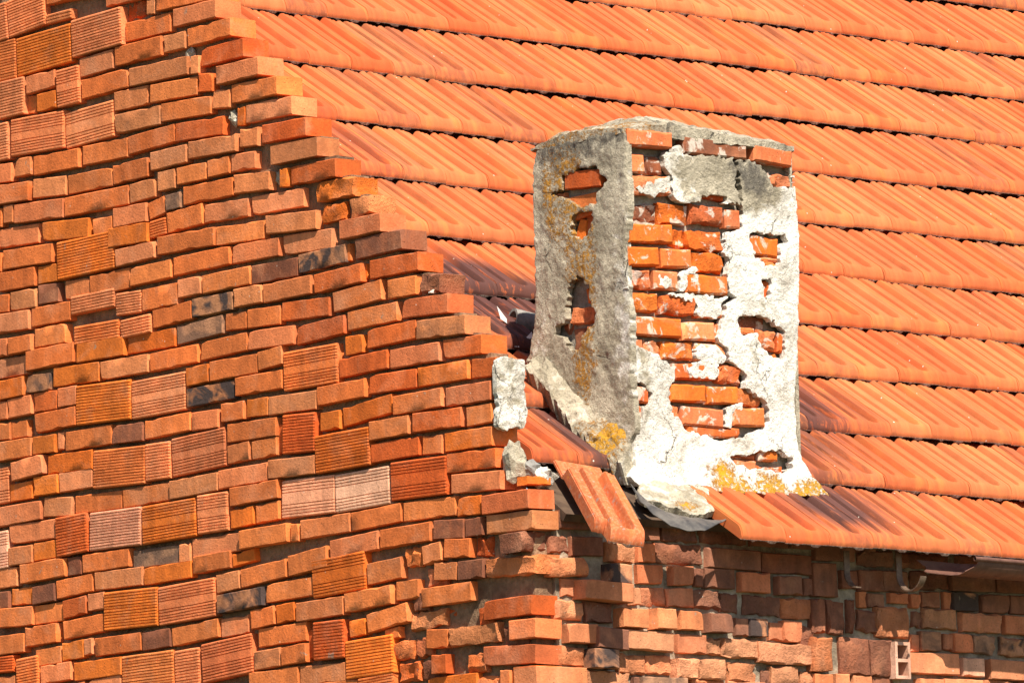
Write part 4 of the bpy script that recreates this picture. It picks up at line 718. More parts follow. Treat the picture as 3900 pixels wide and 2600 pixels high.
# bricks beyond the edge of the measured stretch, one mesh per wall
def outer_bricks(base, rects, u0, u1, n0, n1, keep, name, parent):
    parts = []
    rr = random.Random(3)
    for n in range(n0, n1):
        u = u0 + rr.uniform(-0.2, 0)
        while u < u1:
            w = rr.choice([0.25, 0.25, 0.12, 0.25])
            a, b, z = u, u + w, n * CH
            u += w + 0.011
            if not keep((a + b) / 2, z): continue
            if any(a < r1 and b > r0 and z < t1 - 0.012 and z + 0.065 > t0 + 0.012 for r0, r1, t0, t1 in rects): continue
            bv, bf = box(-w / 2, w / 2, 0, 0.1, 0, 0.064)
            mm = Matrix.Translation((0, (a + b) / 2, z) if base is BG else ((a + b) / 2, 0, z)) @ base @ Matrix.Translation((0, -rr.uniform(-0.004, 0.014), 0))
            parts.append(([mm @ Vector(q) for q in bv], bf))
    V, F = join(parts)
    o = link(name, mesh(name, V, F, M_BRICK, smooth=False), parent)
    o.color = (0.43, 0.14, 0.05, 0.05)
    tag(o, kind='stuff')

def rects(L):
    return [(u - w / 2 - 0.003, u + w / 2 + 0.003, z, z + h) for (u, z, w, h, *_r2) in L]
holes = [(2.46, 2.70, 2.02, 2.17), (0.46, 0.66, -0.80, -0.45), (0.3, 0.5, -0.9, -0.6)]
def keep_g(u, z):
    if any(a < u < b and c < z < d for a, b, c, d in holes): return False
    n = round(z / CH)
    if n >= 5 and u - 0.13 < rake(n): return False
    if n >= 0 and u < 0.35: return False
    return u > 0.14
outer_bricks(BG, rects(GABLE), 0.13, 4.6, -20, 32, keep_g, 'outer_brickwork', gable)
outer_bricks(BE, rects(EAVE), 0.0, 4.0, -20, -2, lambda u, z: z < -0.72 or u > 2.4, 'outer_brickwork', eave)

# ------------------------------------------------------------------ roof tiles
TW, TL = 0.2045, 0.53
def tile_h(u, v):
    small = sstep(0.205, 0.265, u) * (1 - sstep(0.295, 0.338, u))
    big = sstep(0.54, 0.66, u) * (1 - sstep(0.757, 0.820, u))
    gro = max(small * 0.7, big)
    fill_s = 1 - sstep(0.044, 0.066, v)
    fill_b = 1 - sstep(0.036, 0.060, v)
    raw = 0.040 * (1 - gro)
    fl = max(fill_s if small > big else fill_b, 0)
    h = raw + (0.040 - raw) * fl * 0.92
    h += 0.0012 * math.exp(-((u - 0.46) / 0.012) ** 2) - 0.0024 * math.exp(-((u - 0.95) / 0.010) ** 2) - 0.0020 * math.exp(-((u - 0.14) / 0.010) ** 2)
    # humps close off below the lip of the tile above
    hump = abs(math.cos(math.pi * (u - 0.29) / 0.46)) if 0.29 < u < 0.75 else abs(math.cos(math.pi * ((u - 0.75) % 1.0) / 0.54))
    ve = 0.424 - 0.028 * (1 - hump) ** 1.5
    h *= 1 - sstep(ve, ve + 0.020, v)
    raw *= 1 - sstep(ve, ve + 0.020, v)
    # rounded lip
    if v < 0.042: h -= 0.031 * (1 - v / 0.042) ** 2
    # interlock at the left edge
    if u < 0.02: h -= 0.004
    return h, raw

def make_tile(name, broken=None, mat=None):
    us = [0.0, 0.018, 0.022, 0.10, 0.13, 0.14, 0.15, 0.205, 0.225, 0.245, 0.265, 0.280, 0.295, 0.309, 0.323, 0.338, 0.40, 0.445, 0.46, 0.475, 0.54, 0.57, 0.60, 0.63, 0.66, 0.70, 0.735, 0.757, 0.773, 0.789, 0.804, 0.820, 0.87, 0.935, 0.95, 0.965, 0.99]
    vs = [0.0, 0.006, 0.013, 0.021, 0.030, 0.038, 0.045, 0.053, 0.060, 0.068, 0.10, 0.25, 0.385, 0.396, 0.404, 0.412, 0.420, 0.428, 0.436, 0.445, TL]
    nu, nv_ = len(us), len(vs)
    V, F = [], []
    for layer in (0, 1):
        for v_ in vs:
            for u in us:
                h, raw = tile_h(u, v_)
                z = h if layer == 0 else 0.2 * raw - 0.010
                x = (u - 0.5) * TW
                y = v_
                if broken: x, y, z = broken(x, y, z)
                V.append((x, y, z))
    n = nu * nv_
    for j in range(nv_ - 1):
        for i in range(nu - 1):
            a = j * nu + i
            F.append((a, a + 1, a + nu + 1, a + nu))
            F.append((n + a, n + a + nu, n + a + nu + 1, n + a + 1))
    for i in range(nu - 1):
        F.append((i, n + i, n + i + 1, i + 1))
        a = (nv_ - 1) * nu + i
        F.append((a, a + 1, n + a + 1, n + a))
    for j in range(nv_ - 1):
        a = j * nu
        F.append((a, a + nu, n + a + nu, n + a))
        a = j * nu + nu - 1
        F.append((a, n + a, n + a + nu, a + nu))
    return mesh(name, V, F, mat or M_TILE, sharp=50)

TILE = make_tile('roof_tile')
ROWV = [0.0, 0.451, 0.862, 1.292, 1.708, 2.139, 2.592, 3.045, 3.525, 3.992, 4.455, 4.945, 5.42]
BR = Matrix(((1, 0, 0, 0), (0, math.cos(PITCH), -math.sin(PITCH), 0), (0, math.sin(PITCH), math.cos(PITCH), 0), (0, 0, 0, 1)))
PHASE = [0.756, 0.80, 0.55, 0.485, 0.47, 0.45, 0.46, 0.46, 0.45, 0.44, 0.46, 0.45, 0.46]
XR = [2.4, 2.8, 3.2, 3.55, 3.95, 4.35, 4.75, 5.15, 5.55, 5.95, 6.4, 6.9, 7.1]
XL = [0.0, 0.0, 0.2, 0.35, 0.55, 0.65, 0.75, 0.8, 0.95, 1.05, 1.1, 2.4, 4.6]     # the parapet hides everything before this
def tile_matrix(k, x):
    nxt = ROWV[k + 1] if k + 1 < len(ROWV) else ROWV[k] + 0.48
    ex = nxt - ROWV[k]
    sag = 0.006 * math.sin(x * 1.7 + k * 0.9) + 0.004 * math.sin(x * 4.1 + k * 2.0)
    p = roofpt(x, ROWV[k] + sag + rnd.gauss(0, 0.0022), 0.004 + rnd.gauss(0, 0.0016))
    return Matrix.Translation(p) @ BR @ Matrix.Rotation(R(-4.5 + rnd.gauss(0, 0.28)), 4, 'X') @ Matrix.Rotation(R(rnd.gauss(0, 0.25)), 4, 'Y') @ Matrix.Rotation(R(rnd.gauss(0, 0.3)), 4, 'Z') @ Matrix.Diagonal((1, ex / 0.45, 1, 1))
hidden = []
chim_x0, chim_x1, chim_y0, chim_y1 = CHIM['XC'] + 0.03, 1.345, 0.09, 0.57
for k in range(len(ROWV)):
    j0 = -1
    for j in range(0, 38):
        x = (j + PHASE[k] % 1.0) * TW + TW / 2
        if x - TW / 2 < 0.125 or x > XR[k] + 0.8: continue
        if k == 0 and x - TW / 2 < 0.70: continue
        if k == 1 and x - TW / 2 < 0.13: continue
        c = roofpt(x, ROWV[k] + 0.22)
        if chim_x0 < x < chim_x1 and chim_y0 < c.y < chim_y1: continue      # the chimney stands here
        mw = tile_matrix(k, x)
        if x < XL[k] - 0.2 or x > XR[k]:
            hidden.append(mw)
            continue
        o = link('tile', TILE, roof)
        o.matrix_basis = mw
        w_ = rnd.random()
        base = (0.500, 0.116, 0.036)
        kk = rnd.uniform(0.86, 1.08)
        hs = max(-0.2, min(0.26, rnd.gauss(0.02, 0.11)))
        o.color = (base[0] * kk, base[1] * kk * (1 + hs), base[2] * kk * (1 + 1.6 * hs), rnd.uniform(0.2, 0.45) if rnd.random() < 0.13 else 0.07)
V, F = [], []
bv = [((u - 0.5) * TW, v_, 0.018 if (u < 0.25 or 0.33 < u < 0.62 or u > 0.81) and v_ < 0.45 else 0.0) for v_ in (0, 0.45, TL) for u in (0, 0.25, 0.33, 0.62, 0.81, 1.0)]
for mw in hidden:
    n = len(V)
    V += [mw @ Vector(q) for q in bv]
    F += [(n + j * 6 + i, n + j * 6 + i + 1, n + j * 6 + i + 7, n + j * 6 + i + 6) for j in range(2) for i in range(5)]
o = link('outer_tiles', mesh('outer_tiles', V, F, M_TILE, smooth=False), roof)
o.color = (0.500, 0.116, 0.036, 0.0)
tag(o, kind='stuff')

# ------------------------------------------------------------------ heightfield of render (plaster) on a face
def inpoly(P, X, Z):
    r = np.zeros(X.shape, bool)
    n = len(P)
    for i in range(n):
        x1, z1 = P[i]; x2, z2 = P[(i + 1) % n]
        c = (z1 > Z) != (z2 > Z)
        with np.errstate(divide='ignore', invalid='ignore'):
            xi = (x2 - x1) * (Z - z1) / (z2 - z1 + 1e-12) + x1
        r ^= c & (X < xi)
    return r

def render_coat(name, parent, outline, holes, patches, to_world, cell=0.006, thick=0.022, bulge=0.006, marks=None, flare=None, rag=0.010, seed=0.0, mat=None, patch_t=0.010):
    xs = [p[0] for p in outline]; zs = [p[1] for p in outline]
    x0, z0 = min(xs) - 0.02, min(zs) - 0.02
    nx, nz = int((max(xs) + 0.02 - x0) / cell) + 1, int((max(zs) + 0.02 - z0) / cell) + 1
    CX, CZ = np.meshgrid(x0 + (np.arange(nx) + 0.5) * cell, z0 + (np.arange(nz) + 0.5) * cell, indexing='ij')
    DX = np.zeros_like(CX); DZ = np.zeros_like(CX)
    for i in range(nx):
        for j in range(nz):
            q = (CX[i, j], CZ[i, j], seed)
            DX[i, j] = fbm(q, 46, 4, 3.1); DZ[i, j] = fbm(q, 46, 4, 9.7)
    X2, Z2 = CX + DX * rag, CZ + DZ * rag
    m = inpoly(outline, CX + DX * rag * 0.35, CZ + DZ * rag * 0.35)
    ex = np.zeros_like(m)
    for h in holes: ex |= inpoly(h, X2, Z2)
    pa = np.zeros_like(m)
    for h in patches: pa |= inpoly(h, X2, Z2)
    m &= ~ex
    full = m.copy()
    m |= pa
    vid = {}
    V, F, T = [], [], []
    for i in range(nx):
        for j in range(nz):
            if not m[i, j]: continue
            idx = []
            for a, b in ((i, j), (i + 1, j), (i + 1, j + 1), (i, j + 1)):
                if (a, b) not in vid:
                    vid[(a, b)] = len(V)
                    V.append([x0 + a * cell, z0 + b * cell])
                    T.append(thick if full[i, j] else patch_t)
                idx.append(vid[(a, b)])
            F.append(idx)
    if not F: return None
    V = np.array(V)
    ec = {}
    for q in F:
        for a, b in zip(q, q[1:] + q[:1]): ec[(a, b)] = 1
    bd = [(a, b) for (a, b) in ec if (b, a) not in ec]
    nb = {}
    for a, b in bd:
        nb.setdefault(a, []).append(b); nb.setdefault(b, []).append(a)
    for _ in range(1):
        W = V.copy()
        for a, l in nb.items():
            if len(l) == 2: W[a] = 0.4 * V[a] + 0.3 * V[l[0]] + 0.3 * V[l[1]]
        V = W
    n = len(V)
    P, MK = [], []
    for k in range(n):
        x, z = V[k]
        t = T[k] + bulge * fbm((x, z, seed), 7, 3, 1.0) + bulge * 0.45 * fbm((x, z, seed), 32, 3, 5.0)
        if k in nb: t -= 0.0015
        if flare: t += flare(x, z)
        P.append(to_world(x, z, t))
        MK.append(marks(x, z) if marks else (0, 0, 0))
    for k in range(n):
        x, z = V[k]
        P.append(to_world(x, z, -0.006))
        MK.append(MK[k])
    FF = [tuple(q) for q in F]
    FF += [(b, a, a + n, b + n) for a, b in bd]
    me = mesh(name, P, FF, mat or M_PLASTER, sharp=35)
    ca = me.color_attributes.new('mark', 'FLOAT_COLOR', 'POINT')
    ca.data.foreach_set('color', np.array([(*q, 1.0) for q in MK], dtype=np.float32).ravel())
    return link(name, me, parent)

# ------------------------------------------------------------------ chimney
XC, YC = CHIM['XC'], 0.11
chimney = empty('chimney', (0.95, 0.35, 0.1), 'crumbling brick chimney with flaking grey and white render, standing above the eaves', 'chimney')
BT = 0.022                                              # render thickness over the brick faces
v, f = box(XC + BT + 0.02, 1.345, YC + BT + 0.024, 0.56, -0.12, 1.235)
link('stack_core', mesh('stack_core', v, f, M_MORTAR2, smooth=False), chimney)
for (u, z, w, h, ang, look, pr) in CHIM['fbricks']:
    if len(look) == 1 and rnd.random() < 0.35: look += 'x'
    lo_ = max(u - w / 2, XC + 0.012)
    hi_ = min(u + w / 2, 1.347)
    place_brick(chimney, BE, ((lo_ + hi_) / 2, YC + BT, z + 0.002), hi_ - lo_ - 0.004, h - 0.003, ang, look, pr / 1000.0 * 0.8 + 0.0155, d=0.06, yaw=0.0, limey=True)
BL = BG
for (u, z, w, h, ang, look, pr) in CHIM['lbricks']:
    place_brick(chimney, BL, (XC + BT, u, z), w, h, ang, look, pr / 1000.0 + 0.006, d=0.06)

def near(x, z, cx, cz, rx, rz):
    return math.exp(-((x - cx) / rx) ** 2 - ((z - cz) / rz) ** 2)
def mark_front(x, z):
    li = 0.34 * sstep(0.24, 0.08, z) + 0.28 * sstep(0.15, 0.05, z + 0.02 * math.sin(x * 31) + 0.012 * math.sin(x * 71)) * sstep(0.80, 0.95, x) + 0.18 * near(x, z, 0.93, 0.13, 0.12, 0.05)
    wh = 0.92 - 0.8 * near(x, z, 0.95, 1.12, 0.22, 0.11) - 0.75 * near(x, z, 1.18, 1.1, 0.12, 0.10) - 0.5 * near(x, z, 0.63, 0.40, 0.05, 0.2)
    wh -= 0.35 * near(x, z, 1.14, 0.48, 0.06, 0.12) + 0.3 * near(x, z, 1.05, 0.22, 0.2, 0.04) + 0.35 * near(x, z, 1.2, 0.66, 0.07, 0.12)
    dk = 0.7 * near(x, z, 1.17, 1.12, 0.12, 0.1) + 0.25 * near(x, z, 0.95, 1.15, 0.2, 0.05)
    return (min(1, li), max(0, wh), dk)
def flare_front(x, z):
    return 0.042 * max(0.0, (0.23 - z) / 0.21) ** 2
render_coat('front_render', chimney, CHIM['front'], CHIM['exposed'], CHIM['patch'], lambda x, z, t: (x, YC + BT - t, z), cell=0.0055, thick=BT, bulge=0.005, marks=mark_front, flare=flare_front, rag=0.012, seed=1.0, patch_t=0.0185)
def mark_left(y, z):
    li = 0.55 * near(y, z, 0.40, 1.10, 0.17, 0.20) + 0.54 * near(y, z, 0.33, 0.80, 0.13, 0.24) + 0.55 * near(y, z, 0.34, 0.42, 0.12, 0.26) + 0.25 * near(y, z, 0.5, 1.0, 0.07, 0.3)
    li = min(0.56, li)
    wh = 0.22 + 0.30 * near(y, z, 0.13, 0.55, 0.06, 0.4) + 0.2 * near(y, z, 0.55, 0.6, 0.06, 0.12)
    dk = 0.65 * sstep(1.10, 1.24, z) + 0.3 * near(y, z, 0.42, 0.95, 0.2, 0.25)
    return (min(1, li), wh, dk)
render_coat('side_render', chimney, CHIM['left'], CHIM['lhole'], [], lambda y, z, t: (XC + BT - t, y, z), cell=0.0055, thick=BT, bulge=0.006, marks=mark_left, rag=0.012, seed=4.0)
v, f = join([box(1.346, 1.362, YC + 0.02, 0.575, -0.02, 1.235), box(XC + 0.02, 1.345, 0.561, 0.58, 0.2, 1.235)])
o = link('back_render', mesh('back_render', v, f, M_PLASTER, smooth=False), chimney)
# cap: domed cement bed with a crack
cv, cf, cm = [], [], []
NX, NY = 90, 54
cx0, cx1, cy0, cy1 = XC + 0.001, 1.362, YC + 0.001, 0.585
for j in range(NY + 1):
    for i in range(NX + 1):
        a, b = i / NX, j / NY
        x = cx0 + (cx1 - cx0) * a + 0.004 * fbm((a * 9, b * 9, 0), 1, 3, 2.0) * (1 if i in (0, NX) else 0)
        y = cy0 + (cy1 - cy0) * b + 0.006 * fbm((a * 14, b * 5, 3), 1, 3, 2.0) * (1 if j in (0, NY) else 0)
        e = min(a, 1 - a, b * 0.8, (1 - b) * 0.8)
        z = 1.250 + 0.080 * sstep(-0.14, 0.46, e) + 0.015 * fbm((x, y, 0), 13, 5, 7.0) - 0.011 * sum(math.exp(-((a - p_) / 0.10) ** 2 - ((b - q_) / 0.14) ** 2) for p_ in (0, 1) for q_ in (0, 1)) + 0.014 * math.exp(-((a - 0.32) / 0.22) ** 2)
        cr = abs((x - 0.775) - 0.25 * (y - cy0) - 0.016 * fbm((x, y, 1), 22, 2, 1.0))
        z -= 0.052 * (1 - sstep(0.005, 0.013, cr))
        cv.append((x, y, z))
        cm.append((0.42 * sstep(0.6, 0.1, a) + 0.1, 0.14 + 0.20 * a, 0.40, 1.0))
for j in range(NY):
    for i in range(NX):
        a = j * (NX + 1) + i
        cf.append((a, a + 1, a + NX + 2, a + NX + 1))
n = len(cv)
per = [i for i in range(NX + 1)] + [j * (NX + 1) + NX for j in range(1, NY + 1)] + [NY * (NX + 1) + i for i in range(NX - 1, -1, -1)] + [j * (NX + 1) for j in range(NY - 1, 0, -1)]
for q in per:
    x, y, z = cv[q]
    cv.append((x, y, 1.232 + 0.006 * fbm((x, y, 0), 30, 3, 4.0)))
    cm.append(cm[q])
for k in range(len(per)):
    k2 = (k + 1) % len(per)
    cf.append((per[k], n + k, n + k2, per[k2]))
cf.append(tuple(n + k for k in range(len(per) - 1, -1, -1)))
me = mesh('cap', cv, cf, M_PLASTER, sharp=55)
ca = me.color_attributes.new('mark', 'FLOAT_COLOR', 'POINT')
ca.data.foreach_set('color', np.array(cm, dtype=np.float32).ravel())
link('cap', me, chimney)

def strip(name, parent, top, bot, n=46, m=9, depth=0.03, amp=0.008, marks=(0, 0, 0), bulge=0.02, seed=0.0, mat=None, sink=None):
    """rough mortar fillet between two 3-D polylines, closed underneath"""
    def interp(L, t):
        s = t * (len(L) - 1); i = min(int(s), len(L) - 2); a = s - i
        return Vector(L[i]) * (1 - a) + Vector(L[i + 1]) * a
    V, F, MK = [], [], []
    for i in range(n + 1):
        t = i / n
        a, b = interp(top, t), interp(bot, t)
        nrm = Vector((-0.55, -0.45, 0.7))
        for j in range(m + 1):
            s = j / m
            p = a.lerp(b, s) + nrm * bulge * math.sin(math.pi * s) ** 0.7
            p += Vector((fbm(p, 30, 4, seed), fbm(p, 30, 4, seed + 5), fbm(p, 30, 4, seed + 9))) * amp
            V.append(p)
            MK.append(marks(t, s) if callable(marks) else marks)
    for i in range(n):
        for j in range(m):
            q = i * (m + 1) + j
            F.append((q, q + 1, q + m + 2, q + m + 1))
    k0 = len(V)
    dn = Vector(sink) if sink else Vector((0.02, 0.0, -depth))
    for p in list(V):
        V.append(p + dn)
    MK += MK
    for i in range(n):
        F.append((i * (m + 1), (i + 1) * (m + 1), k0 + (i + 1) * (m + 1), k0 + i * (m + 1)))
        q = i * (m + 1) + m
        F.append((q, k0 + q, k0 + q + m + 1, q + m + 1))
    for j in range(m):
        F.append((j, k0 + j, k0 + j + 1, j + 1))
        q = n * (m + 1) + j
        F.append((q, q + 1, k0 + q + 1, k0 + q))
    F += [tuple(k0 + q for q in f_)[::-1] for f_ in F[:n * m]]
    me = mesh(name, V, F, mat or M_PLASTER, sharp=60)
    ca = me.color_attributes.new('mark', 'FLOAT_COLOR', 'POINT')
    ca.data.foreach_set('color', np.array([(*q, 1.0) for q in MK], dtype=np.float32).ravel())
    return link(name, me, parent)

def mk_side(t, s):
    return (0.25 + 0.36 * sstep(0.35, 0.75, t) * (1 - 0.6 * sstep(0.85, 1.0, t)), 0.35, 0.15)
strip('side_fillet', chimney, [(0.565, 0.61, 0.528), (0.563, 0.539, 0.512), (0.563, 0.435, 0.415), (0.563, 0.311, 0.320), (0.563, 0.215, 0.252), (0.563, 0.143, 0.211), (0.563, 0.118, 0.163)],
      [(0.499, 0.584, 0.481), (0.499, 0.499, 0.418), (0.499, 0.403, 0.322), (0.499, 0.362, 0.269), (0.499, 0.280, 0.199), (0.499, 0.212, 0.144), (0.499, 0.101, 0.097)], n=80, m=14, amp=0.013, marks=mk_side, bulge=0.003, seed=3.0, sink=(0.025, 0.0, -0.075))
MOUND = [[0.5, 0.284], [0.578, 0.35], [0.68, 0.36], [0.80, 0.36], [0.85, 0.33], [0.80, 0.22], [0.765, 0.165], [0.68, 0.145], [0.58, 0.165], [0.505, 0.19], [0.478, 0.23]]
def mk_mound(x, q):
    return (0.64 * near(x, q, 0.66, 0.20, 0.12, 0.06) + 0.5 * near(x, q, 0.5, 0.14, 0.05, 0.05), 0.38, 0.25)
render_coat('base_mortar', chimney, MOUND, [], [], lambda x, q, t: tuple(roofpt(x, q, t)), cell=0.007, thick=0.020, bulge=0.014, marks=mk_mound, rag=0.03, seed=8.0)

# ------------------------------------------------------------------ cement and loose pieces on the gable's end
SLAB = [[-0.004, 0.428], [0.04, 0.437], [0.118, 0.432], [0.116, 0.33], [0.121, 0.25], [0.108, 0.195], [0.07, 0.205], [0.03, 0.188], [-0.006, 0.20], [-0.012, 0.24], [0.004, 0.27], [-0.008, 0.33]]
render_coat('cement_patch', gable, SLAB, [], [], lambda x, z, t: (x, 0.166 - t, z), cell=0.006, thick=0.018, bulge=0.005, marks=lambda x, z: (0.0, 0.55, 0.05), rag=0.008, seed=12.0)
for (y, pts) in ((0.565, [[0.03, 0.775], [0.115, 0.775], [0.118, 0.80], [0.10, 0.825], [0.06, 0.83], [0.035, 0.81]]),
                 (0.485, [[-0.01, 0.688], [0.06, 0.69], [0.118, 0.70], [0.12, 0.735], [0.09, 0.745], [0.07, 0.715], [0.02, 0.705]])):
    render_coat('mortar_patch', gable, pts, [], [], lambda x, z, t, y=y: (x, y + 0.002 - t, z), cell=0.005, thick=0.010, bulge=0.006, marks=lambda x, z: (0.0, 0.55, 0.05), rag=0.012, seed=y * 30)

def lump(name, parent, loc, size, seed, mat, white=0.3, sub=(12, 8)):
    V, F = [], []
    a, b = sub
    for j in range(b + 1):
        th = math.pi * j / b
        for i in range(a):
            ph = 2 * math.pi * i / a
            q = Vector((math.sin(th) * math.cos(ph), math.sin(th) * math.sin(ph), math.cos(th)))
            r = 1 + 0.42 * fbm(q, 1.5, 2, seed) + 0.24 * fbm(q, 4.0, 3, seed + 4)
            V.append((q.x * size[0] * r, q.y * size[1] * r, q.z * size[2] * r))
    for j in range(b):
        for i in range(a):
            i2 = (i + 1) % a
            F.append((j * a + i, (j + 1) * a + i, (j + 1) * a + i2, j * a + i2))
    me = mesh(name, V, F, mat, smooth=False)
    ca = me.color_attributes.new('mark', 'FLOAT_COLOR', 'POINT')
    ca.data.foreach_set('color', np.array([(0, white, 0.1, 1)] * len(V), dtype=np.float32).ravel())
    o = link(name, me, parent)
    o.matrix_basis = Matrix.Translation(loc)
    return o
for k, (y, z, s) in enumerate(((1.759, 1.681, 0.024), (1.524, 1.428, 0.024), (1.285, 1.187, 0.022), (1.835, 1.194, 0.018))):
    lump('mortar_lump', gable, (0.024, y, z), (s * 0.8, s, s * 1.15), 3.3 * k + 1, M_PLASTER, 0.35)
# rubble between the gable end and the first tiles
RUB = [((0.045, 0.13, 0.075), (0.045, 0.035, 0.065), 'grey lump of old cement wedged beside the slipped roof tile'),
       ((0.115, 0.07, 0.030), (0.045, 0.03, 0.034), 'pale lump of mortar lying on the top corner bricks'),
       ((0.085, 0.10, 0.055), (0.030, 0.03, 0.030), 'small dark stone between two lumps of cement at the gable corner')]
for k, (p, s, lab) in enumerate(RUB):
    o = lump('cement_lump', None, p, s, 21.0 + 5 * k, M_PLASTER if k < 2 else M_CONC, 0.25 + 0.35 * (k == 1))
    tag(o, lab, 'rubble', 'lumps of rubble at the gable corner')
o = place_brick(eave, BE, (0.075, 0.045, -0.002), 0.11, 0.028, 1.0, 'O', 0.0, d=0.05)

# ------------------------------------------------------------------ slipped tile
def brk(x, y, z):
    if y < 0.12 and x < -0.045:
        y = y + (0.12 - y) * 0.42 + 0.006 * noise.noise(Vector((x * 300, y * 40, 0)))
    return x, y, z
SLIP = make_tile('slipped_tile', brk, M_TILE2)
o = link('slipped_tile', SLIP)
o.color = (0.47, 0.115, 0.038, 0.25)
hx = Vector((0.215, 0.137, 0.060)) - Vector((0.148, -0.262, -0.240))
ydir = Vector((0.165, 0.375, 0.300)).normalized()
xdir = Vector((1, -0.1, 0.02))
xdir = (xdir - ydir * xdir.dot(ydir)).normalized()
zdir = xdir.cross(ydir)
o.matrix_basis = Matrix(((xdir.x, ydir.x, zdir.x, 0.150), (xdir.y, ydir.y, zdir.y, -0.262), (xdir.z, ydir.z, zdir.z, -0.222), (0, 0, 0, 1))) @ Matrix.Diagonal((0.84, 1, 1.1, 1))
tag(o, 'slipped lichen speckled roof tile hanging askew over the eaves corner', 'roof tile')

# ------------------------------------------------------------------ sheet of flashing under the chimney foot
up = [(0.495, 0.069), (0.482, 0.026), (0.481, -0.04), (0.514, -0.085), (0.60, -0.105), (0.70, -0.113), (0.78, -0.10)]
lo = [(0.465, 0.012), (0.443, -0.037), (0.437, -0.104), (0.457, -0.165), (0.516, -0.185), (0.60, -0.178), (0.69, -0.140)]
V, F = [], []
nI, nJ = 36, 6
def pl(L, t):
    s = t * (len(L) - 1); i = min(int(s), len(L) - 2); a = s - i
    return Vector((L[i][0] * (1 - a) + L[i + 1][0] * a, L[i][1] * (1 - a) + L[i + 1][1] * a))
for lay in (0, 1):
    for i in range(nI + 1):
        for j in range(nJ + 1):
            t, s = i / nI, j / nJ
            p = pl(up, t).lerp(pl(lo, t), s)
            q = (p.y - EAVE_Y) / math.cos(PITCH)
            off = 0.022 + 0.012 * math.sin(s * 3.0) * math.sin(t * 3.1) + 0.004 * noise.noise(Vector((p.x * 25, p.y * 25, 0))) - 0.0022 * lay
            V.append(roofpt(p.x, q, off))
n = (nI + 1) * (nJ + 1)
for i in range(nI):
    for j in range(nJ):
        a = i * (nJ + 1) + j
        F += [(a, a + 1, a + nJ + 2, a + nJ + 1), (n + a, n + a + nJ + 1, n + a + nJ + 2, n + a + 1)]
    a = i * (nJ + 1)
    F += [(a, a + nJ + 1, n + a + nJ + 1, n + a), (a + nJ, n + a + nJ, n + a + 2 * nJ + 1, a + 2 * nJ + 1)]
o = link('flashing_sheet', mesh('flashing_sheet', V, F, M_SHEET, sharp=50))
tag(o, 'curled dark metal flashing sheet sticking out under the chimney foot', 'flashing')

# ------------------------------------------------------------------ gutter and brackets
def tube_half(x0, x1, cy, cz, r, th, nx, na, tear):
    V, F = [], []
    for lay in (0, 1):
        rr = r - th * lay
        for i in range(nx + 1):
            for k in range(na + 1):
                a = math.pi * (k / na)
                x = x0 + (x1 - x0) * i / nx
                if i == 0: x = x0 + tear(k / na)
                V.append((x + 0.0, cy - rr * math.cos(a), cz - rr * 0.85 * math.sin(a)))
    n = (nx + 1) * (na + 1)
    for i in range(nx):
        for k in range(na):
            a = i * (na + 1) + k
            F += [(a, a + na + 1, a + na + 2, a + 1), (n + a, n + a + 1, n + a + na + 2, n + a + na + 1)]
        a = i * (na + 1)
        F += [(a, n + a, n + a + na + 1, a + na + 1), (a + na, a + 2 * na + 1, n + a + 2 * na + 1, n + a + na)]
    for k in range(na):
        F.append((k, k + 1, n + k + 1, n + k))
    return V, F
gut = empty('gutter', (2.6, -0.20, -0.24), 'rusty brown half round gutter with a torn end below the tiles', 'gutter')
V, F = tube_half(1.80, 3.6, -0.195, -0.197, 0.062, 0.003, 30, 14, lambda s: -0.14 * sstep(0.25, 0.75, s) + 0.02 * math.sin(s * 17))
for k, p in enumerate(V):
    V[k] = (p[0], p[1], p[2] - 0.012 * (p[0] - 1.8) + 0.003 * noise.noise(Vector((p[0] * 9, p[1] * 30, 1))))
link('trough', mesh('trough', V, F, M_GUTTER, sharp=40), gut)
V, F = [], []
for i in range(31):
    x = 1.80 + 1.8 * i / 30
    for k in range(8):
        a = 2 * math.pi * k / 8
        V.append((x, -0.260 + 0.007 * math.cos(a), -0.195 - 0.012 * (x - 1.8) + 0.008 * math.sin(a)))
for i in range(30):
    for k in range(8):
        F.append((i * 8 + k, i * 8 + (k + 1) % 8, i * 8 + 8 + (k + 1) % 8, i * 8 + 8 + k))
link('rolled_edge', mesh('rolled_edge', V, F, M_GUTTER, sharp=50), gut)

def bracket(x, a0, a1, cy, cz, r, stem, label):
    V, F = [], []
    path = []
    if stem: path += [(cy + r, cz + stem)]
    N_ = 22
    for k in range(N_ + 1):
        a = a0 + (a1 - a0) * k / N_
        path.append((cy + r * math.cos(a), cz + r * math.sin(a)))
    for k, (y, z) in enumerate(path):
        a, b = path[max(0, k - 1)], path[min(len(path) - 1, k + 1)]
        ty, tz = b[0] - a[0], b[1] - a[1]
        l = math.hypot(ty, tz)
        ny, nz = -tz / l * 0.0022, ty / l * 0.0022
        for sx in (-0.013, 0.013):
            for sg in (1, -1):
                V.append((x + sx, y + ny * sg, z + nz * sg))
    for k in range(len(path) - 1):
        a = k * 4
        F += [(a, a + 4, a + 6, a + 2), (a + 1, a + 3, a + 7, a + 5), (a, a + 1, a + 5, a + 4), (a + 2, a + 6, a + 7, a + 3)]
    e = (len(path) - 1) * 4
    F += [(0, 2, 3, 1), (e, e + 1, e + 3, e + 2)]
    o = link('gutter_bracket', mesh('gutter_bracket', V, F, M_STEEL, sharp=40))
    tag(o, label, 'gutter bracket', 'steel straps that once held the gutter')
bracket(1.60, 0.0, -math.pi * 0.92, -0.150, -0.245, 0.060, 0.075, 'curved steel gutter bracket standing bare beside the torn gutter end')
